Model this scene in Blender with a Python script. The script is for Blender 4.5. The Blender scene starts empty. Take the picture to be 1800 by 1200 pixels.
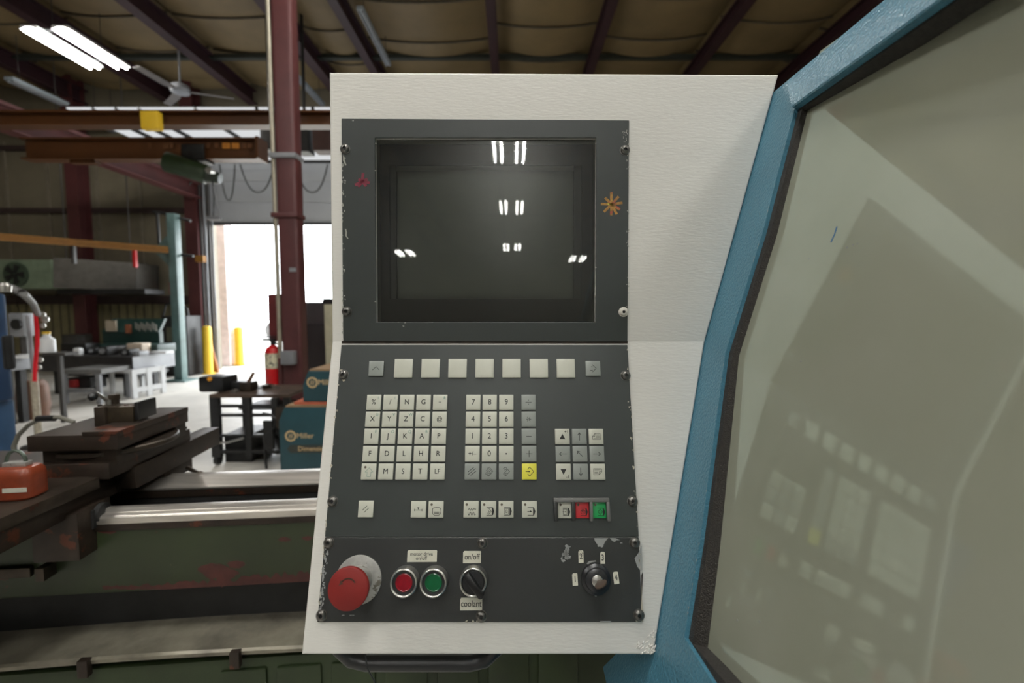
import bpy, bmesh, math, random
from mathutils import Vector, Matrix
random.seed(7)
sc = bpy.context.scene
COL = sc.collection
R = math.radians

# ------------------------------------------------------------------ camera
FOC, CAM_H, PITCH = 800.0, 1.6, R(4)
CAM = Vector((0, 0, CAM_H))
cam_d = bpy.data.cameras.new('camera')
cam = bpy.data.objects.new('camera', cam_d); COL.objects.link(cam)
cam.location = CAM; cam.rotation_euler = (R(90) - PITCH, 0, 0)
cam_d.sensor_width = 36; cam_d.lens = 16.0
cam_d.clip_start = 0.02; cam_d.clip_end = 200
cam_d.dof.use_dof = True; cam_d.dof.focus_distance = 0.76; cam_d.dof.aperture_fstop = 3.2
sc.camera = cam
# ------------------------------------------------------------------ world, view
w = bpy.data.worlds.new('world'); sc.world = w; w.use_nodes = True
bg = w.node_tree.nodes['Background']
bg.inputs[0].default_value = (0.93, 0.97, 1.0, 1); bg.inputs[1].default_value = 11.0
sc.view_settings.view_transform = 'Standard'; sc.view_settings.look = 'None'
sc.view_settings.gamma = 1; sc.view_settings.use_curve_mapping = False
sc.view_settings.exposure = 0.0
TUBE = 126.0          # emission of the fluorescent tubes
sc.cycles.max_bounces = 8; sc.cycles.diffuse_bounces = 4; sc.cycles.transparent_max_bounces = 12
sc.cycles.sample_clamp_indirect = 4.0; sc.cycles.caustics_reflective = False; sc.cycles.caustics_refractive = False
sc.cycles.use_denoising = True

# ------------------------------------------------------------------ measuring helpers
RT, FW, UP = Vector((1, 0, 0)), Vector((0, math.cos(PITCH), -math.sin(PITCH))), Vector((0, math.sin(PITCH), math.cos(PITCH)))
def ray(x, y): return RT * ((x - 900) / FOC) + UP * ((600 - y) / FOC) + FW
def atY(x, y, Y): d = ray(x, y); return CAM + d * (Y / d.y)
def atZ(x, y, Z): d = ray(x, y); return CAM + d * ((Z - CAM_H) / d.z)
class Frame:
    """a real plane of the place with its own axes: u right, v up, w towards its front"""
    def __init__(s, O, ex, ey):
        s.O = Vector(O); s.ex = Vector(ex).normalized(); s.ez = s.ex.cross(Vector(ey)).normalized(); s.ey = s.ez.cross(s.ex)
        s.M = Matrix(((s.ex.x, s.ey.x, s.ez.x, s.O.x), (s.ex.y, s.ey.y, s.ez.y, s.O.y), (s.ex.z, s.ey.z, s.ez.z, s.O.z), (0, 0, 0, 1)))
    def uv(s, x, y, h=0.0):
        d = ray(x, y); P0 = s.O + s.ez * h
        P = CAM + d * ((P0 - CAM).dot(s.ez) / d.dot(s.ez)) - s.O
        return (P.dot(s.ex), P.dot(s.ey))
    def at(s, u, v, h=0.0): return s.O + s.ex * u + s.ey * v + s.ez * h
    def loc(s, P): P = Vector(P) - s.O; return Vector((P.dot(s.ex), P.dot(s.ey), P.dot(s.ez)))

# ------------------------------------------------------------------ materials
def srgb(r, g, b):
    f = lambda c: (c / 255) / 12.92 if c <= 10 else (((c / 255) + 0.055) / 1.055) ** 2.4
    return (f(r), f(g), f(b), 1)
MATS = {}
def mat(name, col, rough=0.5, metal=0.0, var=0.12, vscale=6.0, bump=0.0, bscale=60.0, col2=None, spots=None, stretch=None, coat=0.0):
    if name in MATS: return MATS[name]
    m = bpy.data.materials.new(name); m.use_nodes = True; nt = m.node_tree; N = nt.nodes; L = nt.links
    b = N['Principled BSDF']; b.inputs['Roughness'].default_value = rough; b.inputs['Metallic'].default_value = metal
    b.inputs['Coat Weight'].default_value = coat
    tc = N.new('ShaderNodeTexCoord'); mp = N.new('ShaderNodeMapping'); L.new(tc.outputs['Object'], mp.inputs[0])
    if stretch: mp.inputs['Scale'].default_value = stretch
    nz = N.new('ShaderNodeTexNoise'); nz.inputs['Scale'].default_value = vscale; nz.inputs['Detail'].default_value = 6; nz.inputs['Roughness'].default_value = 0.6
    L.new(mp.outputs[0], nz.inputs['Vector'])
    rp = N.new('ShaderNodeValToRGB'); L.new(nz.outputs['Fac'], rp.inputs[0])
    c2 = col2 or tuple(c * (1 - 2 * var) for c in col[:3]) + (1,)
    rp.color_ramp.elements[0].position = 0.32; rp.color_ramp.elements[0].color = c2
    rp.color_ramp.elements[1].position = 0.62; rp.color_ramp.elements[1].color = col
    out = rp.outputs[0]
    if spots:      # (colour, scale, threshold): wear with a shape of its own
        for (sc_, s_, t_) in spots:
            n2 = N.new('ShaderNodeTexNoise'); n2.inputs['Scale'].default_value = s_; n2.inputs['Detail'].default_value = 5; n2.inputs['Roughness'].default_value = 0.65
            L.new(mp.outputs[0], n2.inputs['Vector'])
            r2 = N.new('ShaderNodeValToRGB'); L.new(n2.outputs['Fac'], r2.inputs[0])
            r2.color_ramp.elements[0].position = t_; r2.color_ramp.elements[0].color = (0, 0, 0, 1)
            r2.color_ramp.elements[1].position = t_ + 0.03; r2.color_ramp.elements[1].color = (1, 1, 1, 1)
            mx = N.new('ShaderNodeMix'); mx.data_type = 'RGBA'; L.new(r2.outputs[0], mx.inputs[0]); L.new(out, mx.inputs[6]); mx.inputs[7].default_value = sc_
            out = mx.outputs[2]
    L.new(out, b.inputs['Base Color'])
    if bump:
        nb = N.new('ShaderNodeTexNoise'); nb.inputs['Scale'].default_value = bscale; nb.inputs['Detail'].default_value = 3
        L.new(mp.outputs[0], nb.inputs['Vector'])
        bp = N.new('ShaderNodeBump'); bp.inputs['Strength'].default_value = bump; bp.inputs['Distance'].default_value = 0.002
        L.new(nb.outputs['Fac'], bp.inputs['Height']); L.new(bp.outputs[0], b.inputs['Normal'])
    MATS[name] = m; return m
def emit(name, col, s):
    if name in MATS: return MATS[name]
    m = bpy.data.materials.new(name); m.use_nodes = True; nt = m.node_tree; nt.nodes.clear()
    e = nt.nodes.new('ShaderNodeEmission'); e.inputs[0].default_value = col; e.inputs[1].default_value = s
    o = nt.nodes.new('ShaderNodeOutputMaterial'); nt.links.new(e.outputs[0], o.inputs[0]); MATS[name] = m; return m

M_WHITE = mat('cream_brushed_paint', srgb(222, 220, 214), 0.5, var=0.025, vscale=9, bump=0.2, bscale=330, stretch=(0.22, 1, 1))
M_PLATE = mat('charcoal_panel_paint', srgb(48, 53, 51), 0.42, var=0.05, vscale=5, bump=0.05, bscale=400)
M_PLATE2 = mat('charcoal_lower_paint', srgb(43, 45, 44), 0.38, var=0.06, vscale=7, bump=0.05, bscale=400, spots=[(srgb(96, 90, 78), 70, 0.78)])
M_KEYW = mat('ivory_key', srgb(196, 197, 184), 0.3, var=0.02, vscale=80, spots=[(srgb(150, 146, 128), 160, 0.74)])
M_KEYG = mat('grey_key', srgb(142, 147, 142), 0.3, var=0.02, vscale=80)
M_KEYY = mat('yellow_key', srgb(226, 220, 84), 0.3, var=0.02)
M_KEYR = mat('red_key', srgb(196, 52, 58), 0.3, var=0.05)
M_KEYGR = mat('green_key', srgb(38, 160, 88), 0.3, var=0.05)
M_INK = mat('black_ink', srgb(24, 25, 24), 0.6, var=0)
M_INKG = mat('faded_green_ink', srgb(118, 146, 132), 0.6, var=0)
M_LED = mat('dull_lamp_lens', srgb(84, 76, 64), 0.4, var=0)
M_BLACK = mat('black_plastic', srgb(26, 27, 28), 0.38, var=0.1)
M_SCREW = mat('dark_steel_screw', srgb(120, 118, 114), 0.32, 0.9, var=0.2, vscale=200)
M_CHROME = mat('satin_chrome', srgb(196, 195, 190), 0.3, 0.9, var=0.08, vscale=120)
M_ALU = mat('worn_aluminium', srgb(176, 175, 170), 0.48, 0.55, var=0.15, vscale=60, spots=[(srgb(110, 106, 96), 50, 0.62)])
M_CHIP = mat('bare_primer', srgb(150, 152, 150), 0.5, var=0.05, vscale=90)
M_RED = mat('red_mushroom_plastic', srgb(118, 15, 8), 0.6, var=0.06, vscale=20)
M_REDL = mat('dark_red_lens', srgb(140, 10, 30), 0.25, var=0.2, vscale=60)
M_GRNL = mat('dark_green_lens', srgb(10, 92, 52), 0.25, var=0.2, vscale=60)
M_TAG = mat('cream_label_tape', srgb(214, 212, 196), 0.5, var=0.04, vscale=60, spots=[(srgb(120, 100, 70), 80, 0.72)])
M_BLUE = mat('blue_enamel_paint', srgb(72, 124, 146), 0.3, var=0.06, vscale=10, bump=1.0, bscale=230, spots=[(srgb(190, 200, 200), 60, 0.80)])
M_GASK = mat('black_crumb_sealant', srgb(44, 40, 36), 0.75, var=0.3, vscale=200, bump=1.0, bscale=500)
M_STEEL = mat('oiled_dark_steel', srgb(70, 61, 52), 0.42, 0.6, var=0.25, vscale=14, spots=[(srgb(70, 40, 28), 9, 0.62)])
M_STEELB = mat('oily_brown_iron', srgb(50, 40, 32), 0.5, 0.35, var=0.25, vscale=12, spots=[(srgb(84, 44, 28), 7, 0.6)])
M_WAY = mat('polished_way', srgb(214, 208, 200), 0.36, 0.8, var=0.2, vscale=5, stretch=(0.3, 6, 6))
M_GREEN = mat('chipped_green_paint', srgb(42, 52, 28), 0.45, var=0.14, vscale=4, spots=[(srgb(84, 38, 32), 5.5, 0.63), (srgb(116, 112, 84), 11, 0.70)])
M_GREEN2 = mat('dull_green_paint', srgb(46, 60, 32), 0.5, var=0.2, vscale=5)
M_TRAY = mat('greasy_steel_painted_sheen', srgb(152, 146, 130), 0.34, 0.35, var=0.3, vscale=3.5, col2=srgb(64, 60, 54))  # pale blotches in the colour stand in for the greasy sheen
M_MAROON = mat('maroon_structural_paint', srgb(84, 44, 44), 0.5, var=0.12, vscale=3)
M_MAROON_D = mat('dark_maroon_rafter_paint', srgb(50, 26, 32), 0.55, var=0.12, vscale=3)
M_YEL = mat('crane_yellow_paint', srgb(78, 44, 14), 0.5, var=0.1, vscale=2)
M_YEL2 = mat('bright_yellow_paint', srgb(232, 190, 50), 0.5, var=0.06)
M_INSUL = mat('vinyl_insulation', srgb(124, 106, 74), 0.55, var=0.1, vscale=1.5, bump=0.4, bscale=6)
M_WALLC = mat('wall_insulation_vinyl', srgb(116, 108, 90), 0.6, var=0.12, vscale=1.2, bump=0.5, bscale=5)
M_SHEET = mat('yellowed_sheet_metal', srgb(128, 120, 88), 0.55, var=0.15, vscale=2)
M_FLOOR = mat('worn_concrete', srgb(216, 212, 204), 0.5, var=0.14, vscale=0.9, spots=[(srgb(184, 178, 168), 2.2, 0.62)])
M_DARK = mat('grimy_black_steel', srgb(42, 42, 42), 0.5, 0.3, var=0.25, vscale=8)
M_DGREY = mat('dark_grey_steel', srgb(70, 68, 66), 0.5, 0.2, var=0.2, vscale=4)
M_GREY = mat('light_grey_steel', srgb(140, 142, 146), 0.5, 0.1, var=0.1, vscale=4)
M_WPAINT = mat('white_gloss_paint', srgb(228, 230, 232), 0.4, var=0.04)
M_TEAL = mat('teal_grey_paint', srgb(92, 116, 114), 0.45, var=0.15, vscale=5)
M_WELD = mat('welder_teal_paint', srgb(34, 70, 78), 0.45, var=0.1, vscale=5)
M_TAN = mat('tan_print', srgb(206, 178, 134), 0.6, var=0.05)
M_NAVY = mat('navy_blue_paint', srgb(34, 62, 96), 0.4, var=0.12, vscale=4)
M_DOORG = mat('grey_door_panel_paint', srgb(186, 188, 190), 0.55, var=0.05, vscale=1)
M_REDP = mat('fire_red_paint', srgb(206, 28, 34), 0.35, var=0.05)
M_CARD = mat('brown_cardboard', srgb(160, 120, 84), 0.8, var=0.1)
M_ORANGE = mat('rust_orange_enamel', srgb(134, 60, 36), 0.32, var=0.15, vscale=25)
M_HOSE = mat('grey_rubber_hose', srgb(120, 118, 108), 0.55, var=0.1)
M_TUBE = emit('lit_fluorescent_tube', (1.0, 0.985, 0.93, 1), TUBE)
M_DAYGLOW = emit('painted_daylight_glow', (0.96, 0.98, 1.0, 1), 0.72)  # glow stands in for daylight falling on the door leaf and gutter
M_BEIGE = mat('machine_interior_paint', srgb(150, 152, 128), 0.5, var=0.05, vscale=2)

def glass_screen():
    m = bpy.data.materials.new('scratched_screen_glass'); m.use_nodes = True; nt = m.node_tree; N = nt.nodes; L = nt.links; N.clear()
    out = N.new('ShaderNodeOutputMaterial'); tr = N.new('ShaderNodeBsdfTransparent'); tr.inputs[0].default_value = (0.82, 0.84, 0.82, 1)
    g1 = N.new('ShaderNodeBsdfGlossy'); g1.inputs['Roughness'].default_value = 0.015
    g2 = N.new('ShaderNodeBsdfGlossy'); g2.inputs['Roughness'].default_value = 0.24; g2.inputs[0].default_value = (1, 1, 1, 1)
    tc = N.new('ShaderNodeTexCoord'); mp = N.new('ShaderNodeMapping'); mp.inputs['Scale'].default_value = (12, 160, 1); mp.inputs['Rotation'].default_value = (0, 0, 0.25)
    nz = N.new('ShaderNodeTexNoise'); nz.inputs['Scale'].default_value = 3; nz.inputs['Detail'].default_value = 8
    L.new(tc.outputs['Object'], mp.inputs[0]); L.new(mp.outputs[0], nz.inputs['Vector'])
    bp = N.new('ShaderNodeBump'); bp.inputs['Strength'].default_value = 0.25; bp.inputs['Distance'].default_value = 0.0006
    L.new(nz.outputs['Fac'], bp.inputs['Height']); L.new(bp.outputs[0], g2.inputs['Normal'])
    fr = N.new('ShaderNodeFresnel'); fr.inputs[0].default_value = 1.4
    m1 = N.new('ShaderNodeMixShader'); m1.inputs[0].default_value = 0.03; L.new(tr.outputs[0], m1.inputs[1]); L.new(g2.outputs[0], m1.inputs[2])
    m2 = N.new('ShaderNodeMixShader'); L.new(fr.outputs[0], m2.inputs[0]); L.new(m1.outputs[0], m2.inputs[1]); L.new(g1.outputs[0], m2.inputs[2])
    L.new(m2.outputs[0], out.inputs[0]); return m
def pane_mat():
    m = bpy.data.materials.new('hazed_polycarbonate'); m.use_nodes = True; nt = m.node_tree; N = nt.nodes; L = nt.links; N.clear()
    out = N.new('ShaderNodeOutputMaterial'); tr = N.new('ShaderNodeBsdfTransparent'); tr.inputs[0].default_value = (0.86, 0.9, 0.8, 1)
    df = N.new('ShaderNodeBsdfDiffuse')
    tc = N.new('ShaderNodeTexCoord'); mp = N.new('ShaderNodeMapping'); mp.inputs['Scale'].default_value = (1, 1, 1)
    nz = N.new('ShaderNodeTexNoise'); nz.inputs['Scale'].default_value = 5; nz.inputs['Detail'].default_value = 4
    L.new(tc.outputs['Object'], mp.inputs[0]); L.new(mp.outputs[0], nz.inputs['Vector'])
    rp = N.new('ShaderNodeValToRGB'); L.new(nz.outputs['Fac'], rp.inputs[0])
    rp.color_ramp.elements[0].position = 0.3; rp.color_ramp.elements[0].color = srgb(216, 220, 196)
    rp.color_ramp.elements[1].position = 0.7; rp.color_ramp.elements[1].color = srgb(230, 233, 212)
    L.new(rp.outputs[0], df.inputs[0])
    g1 = N.new('ShaderNodeBsdfGlossy'); g1.inputs['Roughness'].default_value = 0.05; g1.inputs[0].default_value = (0.82, 1, 0.98, 1)
    fr = N.new('ShaderNodeFresnel'); fr.inputs[0].default_value = 2.3
    m1 = N.new('ShaderNodeMixShader'); m1.inputs[0].default_value = 0.64; L.new(tr.outputs[0], m1.inputs[1])
    tl = N.new('ShaderNodeBsdfTranslucent'); L.new(rp.outputs[0], tl.inputs[0]); m0 = N.new('ShaderNodeMixShader'); m0.inputs[0].default_value = 0.35; L.new(df.outputs[0], m0.inputs[1]); L.new(tl.outputs[0], m0.inputs[2]); L.new(m0.outputs[0], m1.inputs[2])
    m2 = N.new('ShaderNodeMixShader'); L.new(fr.outputs[0], m2.inputs[0]); L.new(m1.outputs[0], m2.inputs[1]); L.new(g1.outputs[0], m2.inputs[2])
    L.new(m2.outputs[0], out.inputs[0]); return m
M_SCREEN = glass_screen(); M_PANE = pane_mat()

# ------------------------------------------------------------------ mesh builder
class MB:
    def __init__(s, M=None): s.v = []; s.f = []; s.M = M
    def add(s, vs, fs, M=None):
        n = len(s.v)
        for p in vs:
            p = Vector(p)
            if M is not None: p = M @ p
            if s.M is not None: p = s.M @ p
            s.v.append(p)
        s.f += [tuple(i + n for i in f) for f in fs]; return s
    def box(s, a, b, M=None):
        x0, x1 = sorted((a[0], b[0])); y0, y1 = sorted((a[1], b[1])); z0, z1 = sorted((a[2], b[2]))
        return s.add([(x0, y0, z0), (x1, y0, z0), (x1, y1, z0), (x0, y1, z0), (x0, y0, z1), (x1, y0, z1), (x1, y1, z1), (x0, y1, z1)],
                     [(0, 3, 2, 1), (4, 5, 6, 7), (0, 1, 5, 4), (1, 2, 6, 5), (2, 3, 7, 6), (3, 0, 4, 7)], M)
    def hexa(s, q, M=None):   # eight corners: bottom four, top four
        return s.add(q, [(0, 3, 2, 1), (4, 5, 6, 7), (0, 1, 5, 4), (1, 2, 6, 5), (2, 3, 7, 6), (3, 0, 4, 7)], M)
    def prism(s, poly, z0, z1, M=None):
        n = len(poly); a = sum(poly[i][0] * poly[(i + 1) % n][1] - poly[(i + 1) % n][0] * poly[i][1] for i in range(n))
        if a < 0: poly = poly[::-1]
        vs = [(p[0], p[1], z0) for p in poly] + [(p[0], p[1], z1) for p in poly]
        fs = [tuple(range(n))[::-1], tuple(range(n, 2 * n))] + [(i, (i + 1) % n, n + (i + 1) % n, n + i) for i in range(n)]
        return s.add(vs, fs, M)
    def lathe(s, prof, M=None, n=28, cap=True):     # profile of (r, z) turned about z
        vs = []; fs = []
        for (r_, z) in prof:
            for i in range(n): a = 2 * math.pi * i / n; vs.append((r_ * math.cos(a), r_ * math.sin(a), z))
        for k in range(len(prof) - 1):
            for i in range(n): j = (i + 1) % n; fs.append((k * n + i, k * n + j, (k + 1) * n + j, (k + 1) * n + i))
        if cap: fs.append(tuple(range(n))[::-1]); fs.append(tuple(range((len(prof) - 1) * n, len(prof) * n)))
        return s.add(vs, fs, M)
    def cyl(s, a, b, r_, r2=None, n=14):
        a = Vector(a); b = Vector(b); d = (b - a); q = d.to_track_quat('Z', 'Y').to_matrix().to_4x4()
        return s.lathe([(r_, 0), (r2 if r2 is not None else r_, d.length)], Matrix.Translation(a) @ q, n)
    def tube(s, pts, r_, n=8):
        pts = [Vector(p) for p in pts]; vs = []; fs = []; pu = None
        for k, p in enumerate(pts):
            t = (pts[min(k + 1, len(pts) - 1)] - pts[max(k - 1, 0)]).normalized()
            if pu is None: pu = t.orthogonal().normalized()
            pu = (pu - t * pu.dot(t)).normalized(); pv = t.cross(pu)
            rr = r_[k] if isinstance(r_, (list, tuple)) else r_
            for i in range(n): a = 2 * math.pi * i / n; vs.append(p + pu * (rr * math.cos(a)) + pv * (rr * math.sin(a)))
        for k in range(len(pts) - 1):
            for i in range(n): j = (i + 1) % n; fs.append((k * n + i, k * n + j, (k + 1) * n + j, (k + 1) * n + i))
        fs.append(tuple(range(n))[::-1]); fs.append(tuple(range((len(pts) - 1) * n, len(pts) * n)))
        return s.add(vs, fs)
    def stroke(s, pts, wd, z=0.0, t=0.00012, M=None, closed=False):   # flat ink line in the xy plane
        pts = [Vector((p[0], p[1])) for p in pts]
        if closed: pts = pts + [pts[0]]
        for a, b in zip(pts, pts[1:]):
            d = (b - a)
            if d.length < 1e-9: continue
            d.normalize(); nn = Vector((-d.y, d.x)) * wd / 2; e = d * wd * 0.35
            q = [a - e - nn, b + e - nn, b + e + nn, a - e + nn]
            s.prism([(p.x, p.y) for p in q], z, z + t, M)
        return s
W = {}
def world_of(o): return W.get(o.name, Matrix.Identity(4))
def thing(name, label, cat, loc=(0, 0, 0), group=None):
    o = bpy.data.objects.new(name, None); COL.objects.link(o); o.location = loc; o.empty_display_size = 0.05
    o['label'] = label; o['category'] = cat
    if group: o['group'] = group
    W[o.name] = Matrix.Translation(Vector(loc)); return o
def part(name, mb, m, parent=None, M=None, label=None, bevel=0.0, smooth=True, kind=None, cat=None, group=None, seg=2, mesh=None):
    """one mesh object; without M the builder's points are world points"""
    Wp = world_of(parent) if parent else Matrix.Identity(4)
    if mesh is None:
        me = bpy.data.meshes.new(name); vs = mb.v
        if M is None:
            if parent is None and vs:
                c = sum(vs, Vector()) / len(vs); M = Matrix.Translation(c)
            else: M = Wp.copy()
            Mi = M.inverted(); vs = [Mi @ v for v in vs]
        bm = bmesh.new(); bv = [bm.verts.new(v) for v in vs]
        for f in mb.f:
            try: bm.faces.new([bv[i] for i in f])
            except ValueError: pass
        bmesh.ops.recalc_face_normals(bm, faces=bm.faces) if len(bm.faces) < 60000 else None
        if bevel:
            bm.normal_update()
            es = [e for e in bm.edges if len(e.link_faces) == 2 and e.calc_face_angle(0) > R(35)]
            bmesh.ops.bevel(bm, geom=es, offset=bevel, segments=seg, affect='EDGES', profile=0.6)
        bm.to_mesh(me); bm.free(); me.materials.append(m)
        if smooth:
            me.polygons.foreach_set('use_smooth', [True] * len(me.polygons)); me.set_sharp_from_angle(angle=R(32))
    else: me = mesh
    o = bpy.data.objects.new(name, me); COL.objects.link(o)
    if parent: o.parent = parent
    o.matrix_basis = Wp.inverted() @ M
    W[o.name] = M.copy()
    if label: o['label'] = label
    if kind: o['kind'] = kind
    if cat: o['category'] = cat
    if group: o['group'] = group
    return o
def text(name, body, size, m, parent, M, align='CENTER', extr=0.00012, sx=1.0):
    cu = bpy.data.curves.new(name, 'FONT'); cu.body = body; cu.size = size; cu.align_x = align; cu.align_y = 'CENTER'
    cu.extrude = extr; cu.resolution_u = 3; cu.materials.append(m)
    tmp = bpy.data.objects.new('tmp', cu); me = bpy.data.meshes.new_from_object(tmp); bpy.data.objects.remove(tmp)
    if not me.materials: me.materials.append(m)
    nv = len(me.vertices); q = size * .014
    bm = bmesh.new(); bm.from_mesh(me); base = list(bm.verts) + list(bm.edges) + list(bm.faces)
    for kq, (dx_, dy_) in enumerate(((q, 0), (0, q), (q, q))):
        r_ = bmesh.ops.duplicate(bm, geom=base); bmesh.ops.translate(bm, vec=(dx_, dy_, (kq + 1) * max(extr * .12, 1.2e-5)), verts=[g for g in r_['geom'] if isinstance(g, bmesh.types.BMVert)])
    bm.to_mesh(me); bm.free()
    if sx != 1.0:
        for v in me.vertices: v.co.x *= sx
    return part(name, None, m, parent, M=M, mesh=me)
def clone(o, parent=None, M=None, first=True):
    c = o.copy(); COL.objects.link(c)
    if parent: c.parent = parent
    if M is not None: c.matrix_basis = M
    for ch in list(o.children): clone(ch, c)
    return c

# ================================================================== SETTING
WY = 12.0            # far wall
ZC = 7.35            # roof deck
def struct(name, mb, m, **k): return part(name, mb, m, kind='structure', **k)
fl = MB(); fl.box((-15, -24, -0.12), (9, WY + 0.25, 0)); floor = struct('floor', fl, M_FLOOR)
ap = MB(); ap.box((-40, WY + 0.25, -0.14), (30, 60, -0.02)); struct('ground_outside', ap, mat('pale_yard_concrete', srgb(190, 188, 182), 0.8, var=0.08, vscale=0.4))
wl = MB(); wl.box((-15.2, -24, 0), (-15, WY + .2, ZC)); struct('wall_left', wl, M_WALLC)
wr = MB(); wr.box((9, -24, 0), (9.2, WY + .2, ZC)); struct('wall_right', wr, M_WALLC)
wn = MB(); wn.box((-15, -24.2, 0), (9, -24, ZC)); struct('wall_near', wn, M_WALLC)
rf = MB(); rf.box((-15.2, -24.2, ZC), (9.2, WY + .2, ZC + 0.1)); ceiling = struct('ceiling', rf, M_INSUL)
# far wall with the roller door opening
OX0 = atY(376, 500, WY).x; OX1 = OX0 + 5.2; OZ = atY(400, 393, WY).z
DZ = atY(400, 283, WY).z
bw = MB(); bw.box((-15, WY, 0), (OX0, WY + .2, ZC)); bw.box((OX1, WY, 0), (9, WY + .2, ZC)); bw.box((OX0, WY, DZ), (OX1, WY + .2, ZC))
wall_far = struct('wall_far', bw, M_WALLC)
# closed upper sections of the sectional door: each section a panel
dp = thing('sectional_door', 'grey sectional overhead door with its upper panels closed above the bright opening', 'door', (OX0, WY, OZ))
dp['kind'] = 'structure'
nz_ = 3; hs = (DZ - OZ) / nz_
for i in range(nz_):
    m_ = MB(); m_.box((OX0 - .05, WY - .06, OZ + i * hs + .002), (OX1, WY + .02, OZ + (i + 1) * hs - .002)); part('panel', m_, M_DOORG, dp, bevel=.01)
m_ = MB(); m_.box((OX0 - .05, WY - .1, OZ - .05), (OX1, WY - .01, OZ + .01)); part('bottom_seal', m_, M_DARK, dp)
# girts, columns, vertical tape seams of the far wall
def zrow(y, Y=WY): return atY(200, y, Y).z
for y_, h_ in ((371, .06), (527, .11), (262, .06)):
    m_ = MB(); z_ = zrow(y_); m_.box((-15, WY - .1, z_ - h_), (OX0 - .5, WY - .003, z_ + h_)); struct('trim_1', m_, mat('dark_girt_steel', srgb(58, 44, 42), 0.6))
for x_ in (20, 92, 165, 178, 252):
    X_ = atY(x_, 420, WY).x; m_ = MB(); m_.box((X_ - .035, WY - .05, zrow(527)), (X_ + .035, WY - .004, zrow(250))); struct('trim_2', m_, mat('insulation_tape', srgb(120, 112, 96), 0.6))
X_ = atY(170, 590, WY).x
# corrugated sheet on the lower wall
cs = MB(); x_ = -14.9
while x_ < OX0 - .5:
    cs.prism([(x_, 0), (x_ + .05, .04), (x_ + .13, .04), (x_ + .18, 0)], .02, zrow(530), Matrix.Translation((0, WY - .045, 0))); x_ += .22
part('lower_sheet', cs, M_SHEET, wall_far, kind='stuff')
def ibeam(mb, p0, p1, wdt, dep, tf=.02, tw=.014, updir=(0, 0, 1)):
    p0 = Vector(p0); p1 = Vector(p1); d = (p1 - p0); L_ = d.length; d.normalize(); u = Vector(updir); sd = d.cross(u).normalized()
    M = Matrix(((sd.x, u.x, d.x, p0.x), (sd.y, u.y, d.y, p0.y), (sd.z, u.z, d.z, p0.z), (0, 0, 0, 1)))
    mb.box((-wdt / 2, -dep / 2, 0), (wdt / 2, -dep / 2 + tf, L_), M); mb.box((-wdt / 2, dep / 2 - tf, 0), (wdt / 2, dep / 2, L_), M); mb.box((-tw / 2, -dep / 2 + tf, 0), (tw / 2, dep / 2 - tf, L_), M); return mb
cx = atY(144, 450, WY).x
for n_, x_ in enumerate((144, 346)):
    X_ = atY(x_, 470, WY - .3).x; m_ = MB(); ibeam(m_, (X_, WY - .27, 0), (X_, WY - .27, ZC), .3, .34, updir=(0, 1, 0)); struct('column_%s' % ('left', 'door')[n_], m_, M_MAROON)
# roof: maroon members running along the hall, dark cross members, sagging insulation between
PX = [-13.2, -10.9, -8.67, -6.6, -4.25, -3.04, -.37, 1.72, 4.04, 6.25, 8.6]
ZB = CAM_H + 5.2
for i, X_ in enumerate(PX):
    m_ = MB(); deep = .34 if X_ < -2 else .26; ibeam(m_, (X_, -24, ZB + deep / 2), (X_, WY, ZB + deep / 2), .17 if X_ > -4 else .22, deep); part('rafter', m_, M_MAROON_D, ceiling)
for k in range(9):
    Yk = atZ(900, 95, ZB + .38).y - 3.9 * k + 3.9
    if Yk > WY: continue
    m_ = MB(); m_.box((-15, Yk - .06, ZB + .27), (9, Yk + .06, ZB + .36)); part('cross_member', m_, mat('green_black_steel', srgb(48, 52, 46), .6), ceiling)
ed = [-15] + PX + [9]
for i in range(len(ed) - 1):
    a, b = ed[i] + .02, ed[i + 1] - .02; m_ = MB(); vs = []; fs = []; nx = 12; ys = []
    y = -24
    while y < WY: ys.append(y); y += .12
    ys.append(WY)
    sg = .2 + .06 * random.random(); off = random.random()
    for y in ys:
        ph = ((y + off * 1.2) / 1.22) % 1; cr = .05 * max(0, 1 - min(ph, 1 - ph) * 8)          # creases across the blanket
        for j in range(nx + 1):
            t = j / nx; vs.append((a + (b - a) * t, y - .12 * math.sin(math.pi * t), ZC - .02 - (sg + cr * -1) * (4 * t * (1 - t)) - .02 * math.sin(y * 1.3 + i)))
    for p in range(len(ys) - 1):
        for j in range(nx): q = p * (nx + 1) + j; fs.append((q, q + 1, q + nx + 2, q + nx + 1))
    m_.add(vs, fs); part('insulation_blanket', m_, M_INSUL, ceiling)
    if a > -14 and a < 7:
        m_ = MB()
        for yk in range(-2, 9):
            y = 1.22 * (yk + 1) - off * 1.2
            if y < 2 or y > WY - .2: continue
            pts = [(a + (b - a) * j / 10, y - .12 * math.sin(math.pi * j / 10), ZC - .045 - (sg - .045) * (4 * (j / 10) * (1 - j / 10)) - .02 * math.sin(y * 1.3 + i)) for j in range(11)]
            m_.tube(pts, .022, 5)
        part('blanket_seam', m_, mat('seam_and_shadow', srgb(84, 76, 62), .7), ceiling, kind='stuff')  # dark bands: blanket seams with their shadows put into the colour

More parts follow.
